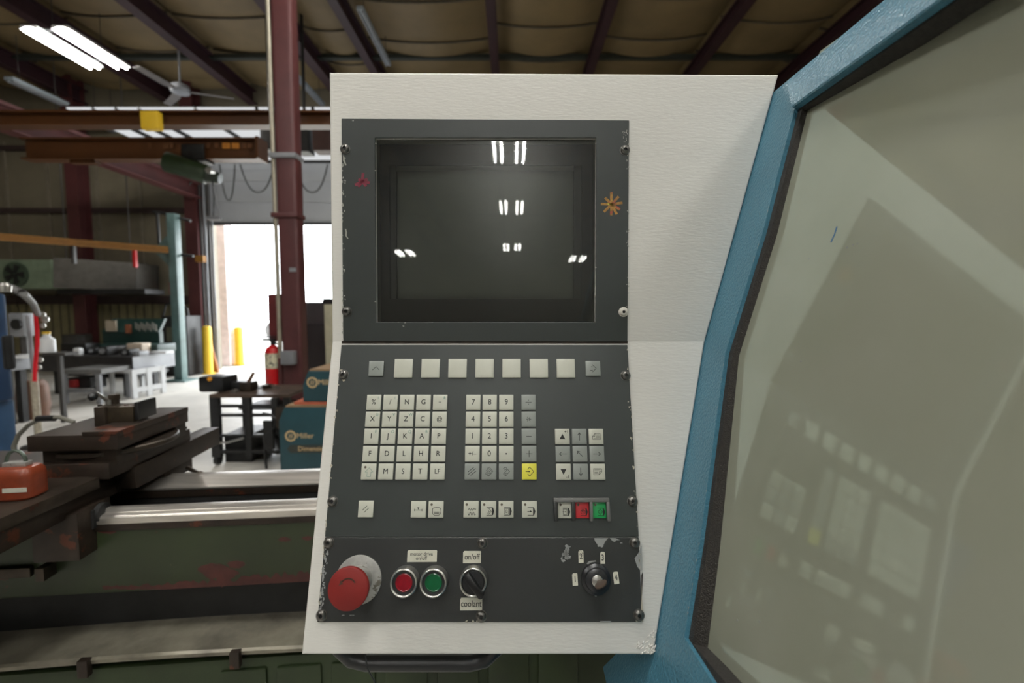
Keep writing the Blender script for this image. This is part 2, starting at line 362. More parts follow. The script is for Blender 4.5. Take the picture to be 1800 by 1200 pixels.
# ================================================================== LAMPS
def fixture(X, Y, Z, lit=True, L_=1.22, wires=True, label='', n=2, group='hanging fluorescent fixtures'):
    t = thing('fluorescent_fixture', label, 'light', (X, Y, Z), group)
    for k in range(n):
        cxk = X + (k - (n - 1) / 2) * .52
        m_ = MB(); m_.prism([(-.13, .06), (.13, .06), (.15, .0), (.03, .035), (-.03, .035), (-.15, .0)], 0, L_, Matrix(((1, 0, 0, cxk), (0, 0, 1, Y), (0, 1, 0, Z + .02), (0, 0, 0, 1))))
        part('reflector', m_, M_WPAINT, t)
        for s_ in (-1, 1):
            m_ = MB(); m_.cyl((cxk + s_ * .083, Y + .02, Z), (cxk + s_ * .083, Y + L_ - .02, Z), .019, n=8)
            part('tube', m_, M_TUBE if lit else M_GREY, t)
    if wires:
        for yy in (Y + .15, Y + L_ - .15):
            m_ = MB(); m_.cyl((X, yy, Z + .07), (X, yy, ZB + .45), .006, n=6); part('hanger_wire', m_, M_DGREY, t)
            m_ = MB(); m_.box((X - .3, yy - .02, Z + .07), (X + .3, yy + .02, Z + .095)); part('cross_bar', m_, M_GREY, t)
    return t
LZ_ = CAM_H + 4.6
fixture(-7.72, 7.85, LZ_, label='lit twin fluorescent fixture glowing below the roof, top left of the photo')
# lamps behind the viewer, seen mirrored in the dark screen
def mirror_lamp(px, py, z):      # where the lamp whose reflection shows at this screen pixel hangs
    O, N_ = UF.O, UF.ez; d = ray(px, py); P = CAM + d * ((O - CAM).dot(N_) / d.dot(N_)); r_ = d - N_ * (2 * d.dot(N_)); return P + r_ * ((z - P.z) / r_.z)

D0 = .771
def tilt(m): v = (UP + FW * m).normalized(); return v
HINGE = CAM + FW * D0 + (-UP) * 0.0
UF = Frame(HINGE, RT, tilt(-.024)); LF = Frame(HINGE, RT, tilt(.232))
rows = [((895, 267), 'nearest lit fixture behind the camera, mirrored at the top of the dark screen'), ((899, 365), 'second lit fixture mirrored in the middle of the dark screen'),
        ((900, 435), 'third lit fixture mirrored small below the middle of the dark screen'), ((712, 445), 'lit fixture mirrored as a small glint at the left of the screen'), ((1015, 455), 'lit fixture mirrored as a small glint at the right of the screen')]
for (q, lab) in rows:
    P = mirror_lamp(q[0], q[1], LZ_); fixture(P.x, max(P.y - .6, -23.5), LZ_, label=lab)
i_ = 0
for X_, Y_, lab in ((-0.98, 4.15, 'lit fixture above the console, out of view overhead'), (-.05, -5.2, 'lit fixture well behind the camera in the centre row'), (-.05, -2.4, 'lit fixture just behind the camera in the centre row'), (-.05, .2, 'lit fixture directly above the camera'), (3.6, -4, 'lit fixture behind the camera towards the right wall'), (3.8, 0.6, 'lit fixture hanging over the machine enclosure'),
                   (-4.0, -4, 'lit fixture behind the camera over the left aisle'), (-4.0, -.4, 'lit fixture left of the camera over the green lathe')):
    fixture(X_, Y_, LZ_, label=lab)
def strip(q0, q1, Z, lab, wd=.16):
    a = atZ(q0[0], q0[1], Z); b = atZ(q1[0], q1[1], Z); b.x = a.x = (a.x + b.x) / 2
    t = thing('unlit_fixture', lab, 'light', a, 'unlit fluorescent battens')
    m_ = MB(); m_.box((a.x - wd / 2, a.y, Z + .03), (a.x + wd / 2, b.y, Z + .1)); part('reflector', m_, mat('dusty_white_enamel', srgb(150, 160, 166), .5), t, bevel=.01)
    for s_ in (-1, 1): m_ = MB(); m_.cyl((a.x + s_ * wd * .28, a.y + .03, Z + .015), (a.x + s_ * wd * .28, b.y - .03, Z + .015), .018, n=8); part('tube', m_, M_GREY, t)
    for yy in (a.y + .2, b.y - .2): m_ = MB(); m_.cyl((a.x, yy, Z + .1), (a.x, yy, ZB + .45), .006, n=6); part('hanger_wire', m_, M_DGREY, t)
strip((18, 143), (112, 188), CAM_H + 4.5, 'unlit grey batten fixture above the crane at the far left', .2)
strip((160, 214), (205, 238), CAM_H + 4.5, 'unlit pale batten seen between the two yellow crane girders')
strip((516, 118), (556, 188), CAM_H + 5.0, 'unlit batten beside the beam just right of the maroon column', .12)
strip((636, 20), (680, 118), CAM_H + 5.1, 'pale batten under the roof above the left corner of the console', .12)
# ceiling fan
fp = atY(317, 158, 9.6)
t = thing('ceiling_fan', 'grey ceiling fan hanging dark above the yellow crane', 'fan', fp)
m_ = MB(); m_.cyl(fp + Vector((0, 0, .1)), (fp.x, fp.y, ZB + .4), .02); part('downrod', m_, M_GREY, t)
m_ = MB(); m_.lathe([(.05, .14), (.16, .08), (.19, 0), (.16, -.06), (.06, -.1)], Matrix.Translation(fp), 20); part('motor', m_, M_GREY, t)
for a in (20, 140, 262):
    m_ = MB(Matrix.Translation(fp) @ Matrix.Rotation(R(a), 4, 'Z') @ Matrix.Rotation(R(12), 4, 'X')); m_.prism([(.15, -.04), (.3, -.09), (.95, -.07), (.95, .07), (.3, .06), (.15, .04)], -.03, -.022); part('blade', m_, mat('fan_blade', srgb(104, 98, 94), .5), t)

# ================================================================== CRANE, COLUMN, WALL BITS
def girder(name, lab, x0, x1, yt, yb, Y, wd, m, extra=None):
    zt = atY(450, yt, Y).z; zb = atY(450, yb, Y).z; X0 = atY(x0, yb, Y).x; X1 = atY(x1, yb, Y).x
    t = thing(name, lab, 'crane', (X0, Y, zb)); m_ = MB(); ibeam(m_, (X0, Y + wd / 2, (zt + zb) / 2), (X1, Y + wd / 2, (zt + zb) / 2), wd, zt - zb, tf=.025, tw=.02); part('girder', m_, m, t)
    return t, X0, X1, zb, zt
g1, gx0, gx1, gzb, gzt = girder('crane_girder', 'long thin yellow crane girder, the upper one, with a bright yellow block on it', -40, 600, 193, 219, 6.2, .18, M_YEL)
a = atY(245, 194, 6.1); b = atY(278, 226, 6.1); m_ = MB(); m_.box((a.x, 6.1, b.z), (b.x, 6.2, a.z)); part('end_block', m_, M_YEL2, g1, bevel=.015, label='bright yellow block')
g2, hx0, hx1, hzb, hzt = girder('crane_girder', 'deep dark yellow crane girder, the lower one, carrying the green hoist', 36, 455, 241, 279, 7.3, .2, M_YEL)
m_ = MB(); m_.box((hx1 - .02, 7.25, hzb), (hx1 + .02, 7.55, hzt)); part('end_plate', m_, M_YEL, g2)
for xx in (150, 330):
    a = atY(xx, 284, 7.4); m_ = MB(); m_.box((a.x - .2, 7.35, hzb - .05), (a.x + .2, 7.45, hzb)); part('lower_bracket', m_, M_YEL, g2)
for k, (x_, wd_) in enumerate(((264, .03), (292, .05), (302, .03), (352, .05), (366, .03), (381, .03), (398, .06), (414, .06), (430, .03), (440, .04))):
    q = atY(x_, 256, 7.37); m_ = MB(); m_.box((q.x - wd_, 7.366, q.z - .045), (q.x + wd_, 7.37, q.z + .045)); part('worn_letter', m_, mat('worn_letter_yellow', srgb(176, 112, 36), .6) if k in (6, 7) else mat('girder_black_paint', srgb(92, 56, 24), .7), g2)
# trolley boxes at the right of the girder
t = thing('crane_end_truck', 'black crane end truck and cable boxes beside the maroon column', 'crane', atY(455, 270, 9.0))
for (x0, y0, x1, y1, Y_, mm) in ((456, 212, 482, 262, 9.0, M_DGREY), (518, 208, 542, 266, 9.0, M_DARK), (548, 214, 580, 264, 9.0, mat('dark_brown_steel', srgb(60, 34, 26), .6)), (456, 204, 580, 213, 9.05, M_DARK)):
    a = atY(x0, y0, Y_); b = atY(x1, y1, Y_); m_ = MB(); m_.box((a.x, Y_, b.z), (b.x, Y_ + .3, a.z)); part('cable_box', m_, mm, t, bevel=.01)
    if x1 < 560: m_ = MB(); m_.cyl(((a.x + b.x) / 2, Y_ + .15, a.z), ((a.x + b.x) / 2, Y_ + .15, ZC - .05), .03); part('hanger_rod', m_, M_DARK, t)
# runway beam
X_ = -7.9; m_ = MB(); ibeam(m_, (X_, 5.0, 4.57), (X_, 11.7, 4.57), .26, .38, tf=.03); m_.box((X_ - .04, 5.0, 4.76), (X_ + .04, 11.7, 4.82))
part('runway_beam', m_, M_MAROON, cat='beam', label='maroon runway beam sloping down to the corner above the grey door')
# hoist
hp = atY(338, 294, 7.25)
t = thing('hoist', 'dark green electric hoist hanging under the lower yellow girder', 'hoist', hp)
m_ = MB(); m_.cyl(hp + Vector((-.34, -.1, .06)), hp + Vector((.2, .05, -.1)), .15, n=20); part('drum_housing', m_, mat('hoist_green', srgb(44, 62, 38), .4), t, bevel=.03)
m_ = MB(); m_.cyl(hp + Vector((.18, .05, -.1)), hp + Vector((.38, .08, -.15)), .13, .08, n=20); part('motor', m_, mat('hoist_dark_green', srgb(40, 54, 40), .3), t)
m_ = MB(); m_.box((hp.x - .2, 7.24, hp.z + .1), (hp.x + .2, 7.5, hzb - .002)); m_.box((hp.x - .18, 7.27, hzb - .01), (hp.x + .18, 7.297, hzb + .22)); part('trolley', m_, M_DARK, t, bevel=.02)
m_ = MB(); m_.cyl(hp + Vector((.34, -.03, -.08)), hp + Vector((.36, -.18, -.1)), .045, n=12); part('chrome_cap', m_, M_CHROME, t)
hk = atY(375, 384, 7.25)
m_ = MB(); m_.tube([hp + Vector((.3, 0, -.12)), hp + Vector((.32, 0, -.45)), hk], .012); part('cable', m_, M_DARK, t)
m_ = MB(); m_.box(hk + Vector((-.09, -.03, -.02)), hk + Vector((.11, .03, .03))); m_.cyl(hk + Vector((.1, 0, .02)), hk + Vector((.02, 0, .5)), .012); part('pendant', m_, M_GREY, t)
# festoon cables
for k, (xa, xb, yb) in enumerate(((386, 413, 352), (422, 482, 338), (519, 576, 338), (300, 345, 330))):
    a = atY(xa, 289, 11.4); b = atY(xb, 289, 11.4); c = atY((xa + xb) / 2, yb, 11.4)
    pts = [Vector((a.x + (b.x - a.x) * s / 14, 11.4, a.z - (a.z - c.z) * (1 - abs(2 * s / 14 - 1) ** 2.4))) for s in range(15)]
    m_ = MB(); m_.tube(pts, .018); part('festoon_cable', m_, mat('cable_grey', srgb(70, 70, 68), .6), cat='cable', group='cable loops below the crane rail',
        label=('narrow cable loop hanging just right of the hoist', 'wide cable loop hanging left of the maroon column', 'wide cable loop hanging right of the maroon column', 'short cable loop hanging behind the hoist')[k])
a = atY(296, 286, 11.4); b = atY(590, 286, 11.4); m_ = MB(); m_.box((a.x, 11.38, a.z), (b.x, 11.44, a.z + .05)); part('cable_rail', m_, M_DARK, cat='rail', label='dark rail the cable loops hang from, in front of the grey door')
# white gutter/lintel, made to glow in place of daylight on it
a = atY(360, 281, WY - .15); b = atY(380, 270, WY - .15); m_ = MB(); m_.box((a.x, WY - .3, a.z), (OX1, WY - .12, b.z)); struct('trim_3', m_, M_DAYGLOW, bevel=.02)
# overhead panels of the opened door leaf; their glow stands in for bounced daylight
t = thing('overhead_door_leaf', 'white door leaf, glowing in place of bounced daylight, stored flat under the roof behind the crane', 'door', (-8.2, 9.3, 5.52)); t['kind'] = 'structure'
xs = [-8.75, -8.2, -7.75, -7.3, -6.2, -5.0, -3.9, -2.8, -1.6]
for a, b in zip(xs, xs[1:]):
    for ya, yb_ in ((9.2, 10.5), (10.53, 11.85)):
        m_ = MB(); m_.box((a + .03, ya, 5.52), (b - .03, yb_, 5.55)); part('panel', m_, M_DAYGLOW, t)
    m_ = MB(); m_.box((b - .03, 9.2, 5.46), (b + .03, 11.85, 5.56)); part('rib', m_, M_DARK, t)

# maroon column in the middle distance
KY = 5.6; cX = (atY(496, 200, KY).x + atY(514, 600, KY).x) / 2
t = thing('steel_column', 'tall maroon round-edged steel column left of the console', 'column', (cX, KY, 0))
t['kind'] = 'structure'
m_ = MB(); m_.box((cX - .125, KY, 0), (cX + .125, KY + .2, ZB)); part('shaft', m_, M_MAROON, t, bevel=.05, seg=4)
cx_ = cX - .155
m_ = MB(); m_.cyl((cx_, KY + .03, 1.0), (cx_, KY + .03, ZB), .026); part('conduit', m_, mat('conduit_steel', srgb(172, 164, 146), .45, .3), t, label='galvanised conduit')
m_ = MB(); m_.cyl((cx_, KY + .03, .0), (cx_, KY + .03, 1.0), .03); part('conduit', m_, M_MAROON, t)
for y_, in ((273,), (378,)):
    z_ = atY(500, y_, KY).z; m_ = MB(); m_.box((cX - .185, KY - .03, z_ - .03), (cX + .135, KY + .21, z_ + .03)); part('strap', m_, M_GREY if y_ == 273 else M_MAROON, t, bevel=.01)
a = atY(492, 617, KY - .1); b = atY(516, 641, KY - .1); m_ = MB(); m_.box((a.x, KY - .1, b.z), (b.x, KY, a.z)); part('junction_box', m_, M_GREY, t, bevel=.01, label='pale grey electrical box')
a = atY(515, 474, KY); m_ = MB(); m_.box((a.x - .04, KY - .012, a.z - .025), (a.x + .04, KY, a.z + .025)); part('tag', m_, M_GREY, t)
# extinguisher
ep = atY(481, 640, (KY + .1)); r_ = .1
t = thing('fire_extinguisher', 'red fire extinguisher with white label hung on the maroon column', 'extinguisher', (ep.x, (KY + .1), ep.z))
E0 = atY(482, 678, (KY + .1)).z; E1 = atY(482, 606, (KY + .1)).z; cM = Matrix.Translation((ep.x, (KY + .1), 0))
m_ = MB(cM); m_.lathe([(r_ * .9, E0), (r_, E0 + .03), (r_, E1 - .1), (r_ * .8, E1 - .04), (r_ * .3, E1)], n=24); part('cylinder', m_, M_REDP, t)
m_ = MB(cM); m_.lathe([(r_ * 1.01, E1 - .29), (r_ * 1.01, E1 - .1)], n=24, cap=False); part('label_sticker', m_, mat('extinguisher_label', srgb(226, 220, 190), .5, spots=[(srgb(90, 90, 80), 30, .55)]), t, label='white instruction sticker')
m_ = MB(cM); m_.cyl((0, 0, E1 - .01), (0, 0, E1 + .06), .03); m_.box((-.12, -.02, E1 + .05), (.03, .02, E1 + .08)); m_.box((-.1, -.015, E1 + .09), (.04, .015, E1 + .11)); part('valve_handle', m_, M_BLACK, t)
m_ = MB(cM); m_.tube([(0.02, 0, E1 + .04), (.1, -.05, E1), (.13, -.05, E1 - .15), (.12, -.04, E1 - .35)], .014); part('hose', m_, M_BLACK, t)
a = atY(472, 517, KY + .22); b = atY(480, 600, KY + .22)
m_ = MB(); m_.box((a.x, KY + .2, b.z), (cX, KY + .23, a.z)); part('red_sign_board', m_, mat('dark_red_board', srgb(104, 34, 36), .5), cat='sign', label='narrow red board edge just left of the maroon column above the extinguisher')
# dark cabinet right of column (beyond), pale edge
a = atY(529, 528, 6.3); b = atY(580, 690, 6.3)
t = thing('dark_machine_cabinet', 'dark grey machine cabinet standing between the maroon column and the console', 'cabinet', ((a.x + b.x) / 2, 6.3, 0))
m_ = MB(); m_.box((a.x, 6.3, 0), (a.x + 1.2, 6.9, a.z - .02)); part('body', m_, mat('charcoal_cabinet_steel', srgb(62, 60, 62), .5), t, bevel=.03)
c = atY(530, 570, 6.3); m_ = MB(); m_.box((c.x + .03, 6.27, .1), (c.x + 1.1, 6.3, c.z)); part('door', m_, mat('perforated_dark', srgb(40, 38, 40), .6, bump=1, bscale=80), t, bevel=.01)
c = atY(566, 527, 6.3); m_ = MB(); m_.box((c.x, 6.3, a.z - .05), (c.x + .9, 6.8, c.z + .02)); part('top_box', m_, M_DARK, t, bevel=.01)
c = atY(575, 535, 6.2); m_ = MB(); m_.box((c.x, 6.1, 0), (c.x + .5, 6.26, c.z)); part('side_cover', m_, mat('cream_cover', srgb(190, 186, 160), .5), t)

# door jamb zone: cables, bollards
for xx, rr, mm in ((357, .03, M_DGREY), (364, .035, M_GREY), (371, .03, M_DGREY), (377, .018, M_GREY)):
    a = atY(xx - 6, 340, WY - .35); b = atY(xx, 500, WY - .35); c = atY(xx + 9, 668, WY - .35); m_ = MB(); m_.tube([(a.x, WY - .35, 6.6), a, b, (c.x, WY - .35, .05)], rr)
    part('door_track_pipe', m_, mm, cat='pipe', group='pipes beside the door', label={357: 'dark pipe nearest the maroon column beside the doorway', 364: 'thicker light grey pipe, second from the column beside the doorway', 371: 'dark pipe at the very edge of the bright doorway', 377: 'thin light grey pipe at the doorway edge, last from the column'}[xx])
a = atY(345, 452, WY - .5); m_ = MB(); m_.box((a.x, WY - .55, a.z - .12), (a.x + .2, WY - .42, a.z + .04)); part('wooden_block', m_, mat('ochre_box', srgb(150, 104, 40), .6), cat='box', label='small ochre box on the maroon column beside the doorway')
def bollard(px, yt, yb, Y, lab, wd):
    a = atY(px, yt, Y); t = thing('bollard', lab, 'bollard', (a.x, Y, 0), 'yellow bollards at the door')
    m_ = MB(); m_.lathe([(wd, 0), (wd, a.z - .06), (wd * .8, a.z - .01), (wd * .3, a.z)], Matrix.Translation((a.x, Y, 0)), 18); part('post', m_, M_YEL2, t)
    m_ = MB(); m_.lathe([(wd * 1.5, 0), (wd * 1.5, .02)], Matrix.Translation((a.x, Y, 0)), 18); part('base_plate', m_, M_YEL2, t)
bollard(363, 573, 655, 11.3, 'yellow bollard inside, at the left edge of the doorway', .1)
bollard(419, 574, 660, 13.2, 'yellow bollard outside, in the bright doorway', .12)
for xx in (372,):
    a = atY(370, 600, 11.55); b = atY(380, 665, 11.55); m_ = MB(); m_.hexa([(a.x, 11.5, .0), (b.x + .1, 11.5, .0), (b.x + .1, 11.55, 0), (a.x, 11.55, 0), (a.x - .05, 11.5, a.z), (a.x + .03, 11.5, a.z), (a.x + .03, 11.55, a.z), (a.x - .05, 11.55, a.z)])
    part('leaning_plank', m_, mat('brown_plank', srgb(150, 96, 50), .7), cat='plank', label='narrow brown plank leaning behind the yellow bollard')
# outside: pale wall edge, truck, things
a = atY(378, 500, 13.0); b = atY(399, 500, 13.0)
m_ = MB(); m_.box((a.x - .6, 13.0, 0), (b.x, 13.3, 6)); part('outside_pillar', m_, mat('pink_pillar', srgb(246, 228, 230), .6), kind='structure')
t = thing('white_truck', 'overexposed white truck with a red stripe parked outside the doorway', 'truck', (-9, 24, 0))
m_ = MB(); m_.box((-14.5, 24, 1.0), (-5.2, 27, 1.9)); part('body', m_, M_WPAINT, t, bevel=.1)
m_ = MB(); m_.box((-9.3, 24.2, 1.9), (-7.2, 26.8, 2.9)); part('cab', m_, M_WPAINT, t, bevel=.15)
m_ = MB(); m_.box((-11, 23.97, 1.55), (-5.6, 24.01, 1.68)); part('stripe', m_, M_REDP, t)
m_ = MB(); m_.box((-9.0, 24.17, 2.15), (-8.2, 24.21, 2.7)); part('window', m_, M_DGREY, t)
for xx in (-12.5, -8.6, -6.2): m_ = MB(); m_.cyl((xx, 23.9, .5), (xx, 24.3, .5), .5, n=24); part('wheel', m_, M_DGREY, t)
t = thing('yard_pallet_load', 'pale yellow load standing on the ground outside, behind the bollard', 'load', (-7.6, 16, 0))
m_ = MB(); m_.box((-8.1, 16, 0), (-6.6, 17, .12)); part('pallet', m_, M_CARD, t); m_ = MB(); m_.box((-8.0, 16, .12), (-6.8, 16.9, .7)); part('sack', m_, mat('pale_yellow_sack', srgb(236, 220, 130), .7), t, bevel=.08)

# ================================================================== LEFT BAY: benches, jib crane, hood
def bx(mb, x0, y0, x1, y1, Y, dep):      # a box whose front face spans these sight lines at distance Y
    a = atY(x0, y0, Y); b = atY(x1, y1, Y); return mb.box((a.x, Y, b.z), (b.x, Y + dep, a.z))
t = thing('jib_crane', 'teal jib crane post with a long yellow boom, left of the doorway', 'crane', (atY(310, 600, 10.2).x, 10.2, 0))
a = atY(303, 376, 10.2); b = atY(319, 655, 10.2); pxj = (a.x + b.x) / 2
m_ = MB(); m_.box((pxj - .09, 10.11, 0), (pxj + .09, 10.29, a.z)); part('post', m_, M_TEAL, t, bevel=.01)
m_ = MB(); m_.box((pxj - .25, 9.95, 0), (pxj + .25, 10.45, .03)); part('base_plate', m_, M_TEAL, t)
c0 = atY(296, 439, 10.1); c1 = atY(-30, 414, 10.1); c1 = atY(-30, 414, 8.6)
m_ = MB(); ibeam(m_, c0, c1, .1, .13, tf=.02); part('boom', m_, mat('boom_ochre', srgb(168, 118, 48), .5), t)
m_ = MB(); m_.prism([(0, .0), (-.32, .0), (0, .32)], -.03, .03, Matrix(((1, 0, 0, pxj - .09), (0, 0, 1, 10.2), (0, 1, 0, c0.z + .05), (0, 0, 0, 1)))); m_.prism([(0, 0), (-.32, 0), (0, -.32)], -.03, .03, Matrix(((1, 0, 0, pxj - .09), (0, 0, 1, 10.2), (0, 1, 0, c0.z - .06), (0, 0, 0, 1)))); part('gusset', m_, M_TEAL, t)
for q in (((276, 374), (280, 432)), ((268, 372), (302, 377)), ((302, 380), (335, 388)), ((312, 447), (340, 450))):
    p = atY(*q[0], 10.3); p2 = atY(*q[1], 10.3); m_ = MB(); m_.tube([p, p2], .03, 6); part('brace', m_, M_DARK, t)
for xx in (115, 228):
    f_ = (xx + 30) / 326.; p = c1.lerp(c0, f_); m_ = MB(); m_.box((p.x - .03, p.y - .03, p.z - .42), (p.x + .03, p.y + .03, p.z - .06)); part('trolley', m_, M_REDP if xx > 200 else M_DGREY, t)
# fume hood
t = thing('fume_hood', 'large dark grey sheet metal hood hanging on the far wall under the yellow boom', 'hood', (atY(170, 480, 10.6).x, 10.6, atY(170, 510, 10.6).z))
a = atY(93, 452, 10.2); b = atY(240, 462, 11.0); c = atY(93, 506, 10.2); d_ = atY(240, 511, 11.0); e = atY(258, 508, 11.5); e2 = atY(247, 470, 11.5)
m_ = MB(); m_.add([c, d_, (b.x, 11.6, d_.z), (c.x, 11.6, c.z), a, b, (b.x, 11.6, b.z), (a.x, 11.6, a.z)], [(0, 3, 2, 1), (4, 5, 6, 7), (0, 1, 5, 4), (1, 2, 6, 5), (2, 3, 7, 6), (3, 0, 4, 7)]); part('canopy', m_, mat('hood_grey', srgb(92, 88, 82), .45, .3, var=.15), t, bevel=.02)
m_ = MB(); m_.add([d_, e, (e.x, 11.7, e.z), (d_.x, 11.7, d_.z), b, e2, (e2.x, 11.7, e2.z), (b.x, 11.7, b.z)], [(0, 3, 2, 1), (4, 5, 6, 7), (0, 1, 5, 4), (1, 2, 6, 5), (2, 3, 7, 6), (3, 0, 4, 7)]); part('end_cap', m_, M_DGREY, t)
m_ = MB(); bx(m_, 100, 508, 255, 516, 10.6, .6); part('lower_duct', m_, M_DARK, t)
for xx in (117, 230): p = atY(xx, 456, 10.8); m_ = MB(); m_.cyl(p, (p.x, p.y, ZB + .3), .012, n=6); part('hanger_rod', m_, M_DGREY, t)
t = thing('glass_fronted_fan_box', 'pale green air unit with a round fan on the far wall, left of the hood', 'fan', (atY(45, 480, 10.6).x, 10.6, atY(45, 506, 10.6).z))
m_ = MB(); bx(m_, -60, 456, 91, 507, 10.6, .9); part('box', m_, mat('pale_green_panel', srgb(120, 134, 112), .4), t, bevel=.02)
p = atY(30, 482, 10.6); m_ = MB(); m_.cyl((p.x, 10.55, p.z), (p.x, 10.6, p.z), .28, n=24); part('fan_ring', m_, mat('fan_dark_green', srgb(64, 78, 62), .5), t)
for k in range(5):
    m_ = MB(Matrix.Translation((p.x, 10.54, p.z)) @ Matrix.Rotation(R(90), 4, 'X') @ Matrix.Rotation(R(72 * k), 4, 'Z')); m_.prism([(.03, -.02), (.22, -.09), (.22, .05), (.03, .03)], 0, .012); part('blade', m_, M_DARK, t)
# red sign on the far wall
a = atY(289, 496, WY - .2); b = atY(302, 517, WY - .2); t = thing('wall_sign', 'small red notice on the far wall left of the teal post', 'sign', a)
m_ = MB(); m_.box((a.x, WY - .05, b.z), (b.x, WY - .02, a.z)); part('plate', m_, mat('dull_red', srgb(160, 44, 44), .5), t)
for k in (1, 2): m_ = MB(); zz = a.z + (b.z - a.z) * k / 3; m_.box((a.x + .02, WY - .055, zz - .012), (b.x - .02, WY - .05, zz + .012)); part('stripe', m_, M_TAG, t)

# steel fabrication table (long dark face, short grey end)
TY = 8.2; TZ = atY(235, 626, TY).z
tx1 = atY(236, 640, TY).x
t = thing('fabrication_table', 'long heavy steel layout table with a pale grey end face, left of the doorway', 'table', (tx1 - 1, TY, 0))
zb = atY(233, 656, TY).z
p0 = Vector((atY(62, 640, TY + .3).x, TY + .3, 0)); p1 = Vector((atY(233, 640, TY).x, TY, 0)); p2 = Vector((atY(306, 625, 9.3).x, 9.3, 0)); p3 = Vector((p0.x + .2, 9.6, 0))
zt = atY(233, 627, TY).z
def slab(mb, ps, z0, z1): return mb.prism([(p.x, p.y) for p in ps], z0, z1)
m_ = MB(); slab(m_, [p0, p1, p2, p3], zb, zt); part('top_slab', m_, mat('black_scaled_steel', srgb(58, 56, 56), .5, .3, var=.2), t, bevel=.01)
dd = (p2 - p1).normalized(); nn = Vector((dd.y, -dd.x, 0)) * .012
m_ = MB(); slab(m_, [p1, p1 + nn, p2 + nn, p2], zb + .01, zt - .004); part('end_face', m_, M_GREY, t, label='pale grey end face, lit tone in its colour')  # lighter grey puts the light on this end into its colour
for k, q in enumerate((p0 + Vector((.3, .15, 0)), p1 + Vector((-.25, .2, 0)), p3 + Vector((.2, -.2, 0)), p2 + Vector((-.25, -.25, 0)))):
    m_ = MB(); m_.box((q.x - .06, q.y - .06, 0), (q.x + .06, q.y + .06, zb)); part('leg', m_, M_DARK, t)
m_ = MB(); bx(m_, 178, 658, 232, 664, 8.3, .9); part('lower_rail', m_, M_DARK, t)
# white frame stand in front of its end
t = thing('white_frame_stand', 'small white painted two-bay frame standing under the pale end of the layout table', 'stand', (atY(262, 690, 8.1).x, 8.1, 0))
q0 = atY(234, 690, 8.1); q1 = atY(293, 686, 8.75); z1 = atY(234, 650, 8.1).z
du = Vector((q1.x - q0.x, .65, 0)); Lw = du.length; du.normalize(); Ms = Matrix(((du.x, -du.y, 0, q0.x), (du.y, du.x, 0, 8.1), (0, 0, 1, 0), (0, 0, 0, 1)))
for xx in (0, Lw / 2 - .045, Lw - .09): m_ = MB(Ms); m_.box((xx, 0, 0), (xx + .09, .05, z1)); part('post', m_, M_WPAINT, t)
for zz in (.1, z1 - .09): m_ = MB(Ms); m_.box((0, .005, zz), (Lw, .045, zz + .09)); part('rail', m_, M_WPAINT, t)
for xx in (0, Lw - .09): m_ = MB(Ms); m_.box((xx, .05, z1 - .06), (xx + .06, .5, z1)); part('rear_rail', m_, M_WPAINT, t); m_ = MB(Ms); m_.box((xx, .45, 0), (xx + .06, .5, z1)); part('rear_post', m_, M_WPAINT, t)
# grey low stand
t = thing('grey_low_stand', 'low grey tubular stand under the left part of the layout table', 'stand', (atY(142, 690, 7.6).x, 7.6, 0))
zf = lambda y: max(0.0, atY(140, y, 7.6).z)
m_ = MB(); bx(m_, 108, 649, 178, 657, 7.6, .7); part('top', m_, mat('grey_stand_top', srgb(110, 110, 108), .5), t)
for xx in (111, 171):
    for yy in (7.62, 8.2): p = atY(xx, 690, 7.6); m_ = MB(); m_.box((p.x - .035, yy, 0), (p.x + .035, yy + .05, zf(652))); part('leg', m_, M_GREY, t)
m_ = MB(); bx(m_, 113, 684, 170, 690, 7.64, .05); part('rail', m_, M_GREY, t)
p = atY(142, 683, 7.9); m_ = MB(); bx(m_, 118, 664, 160, 682, 7.8, .3); part('bin', m_, M_DARK, t)
m_ = MB(); bx(m_, 120, 668, 132, 681, 7.7, .08); part('red_part', m_, mat('dull_red', srgb(150, 44, 44), .5), t)
# clutter on the layout table
def small(name, lab, cat, x0, y0, x1, y1, Y, dep, m, bev=.01, group=None, extra=None):
    t = thing(name, lab, cat, (atY((x0 + x1) / 2, y1, Y).x, Y, atY(200, y1, Y).z), group); m_ = MB(); bx(m_, x0, y0, x1, y1, Y, dep); part('body', m_, m, t, bevel=bev)
    if extra: extra(t)
    return t
zt_ = zt
def on(name, lab, cat, x0, x1, h, Y, dep, m, bev=.01, z=None, group=None):
    zz = zt_ if z is None else z; a = atY(x0, 600, Y); b = atY(x1, 600, Y); t = thing(name, lab, cat, ((a.x + b.x) / 2, Y, zz), group); m_ = MB(); m_.box((a.x, Y, zz), (b.x, Y + dep, zz + h)); part('body', m_, m, t, bevel=bev); return t
tb = on('open_toolbox', 'open dark green tool chest with its lid raised, behind the layout table clutter', 'toolbox', 152, 276, .16, 9.0, .5, mat('dark_green_chest', srgb(30, 60, 56), .4))
a = atY(186, 560, 9.55); b = atY(280, 584, 9.45); M_CH = mat('dark_green_chest', srgb(30, 60, 56), .4)
m_ = MB(); m_.hexa([(a.x, 9.42, b.z), (b.x, 9.42, b.z), (b.x, 9.5, b.z), (a.x, 9.5, b.z), (a.x + .08, 9.62, a.z), (b.x, 9.62, a.z), (b.x, 9.68, a.z), (a.x + .08, 9.68, a.z)]); part('lid', m_, M_CH, tb)
m_ = MB(); m_.box((a.x, 9.45, zt_), (b.x, 9.55, b.z + .02)); part('back', m_, M_CH, tb)
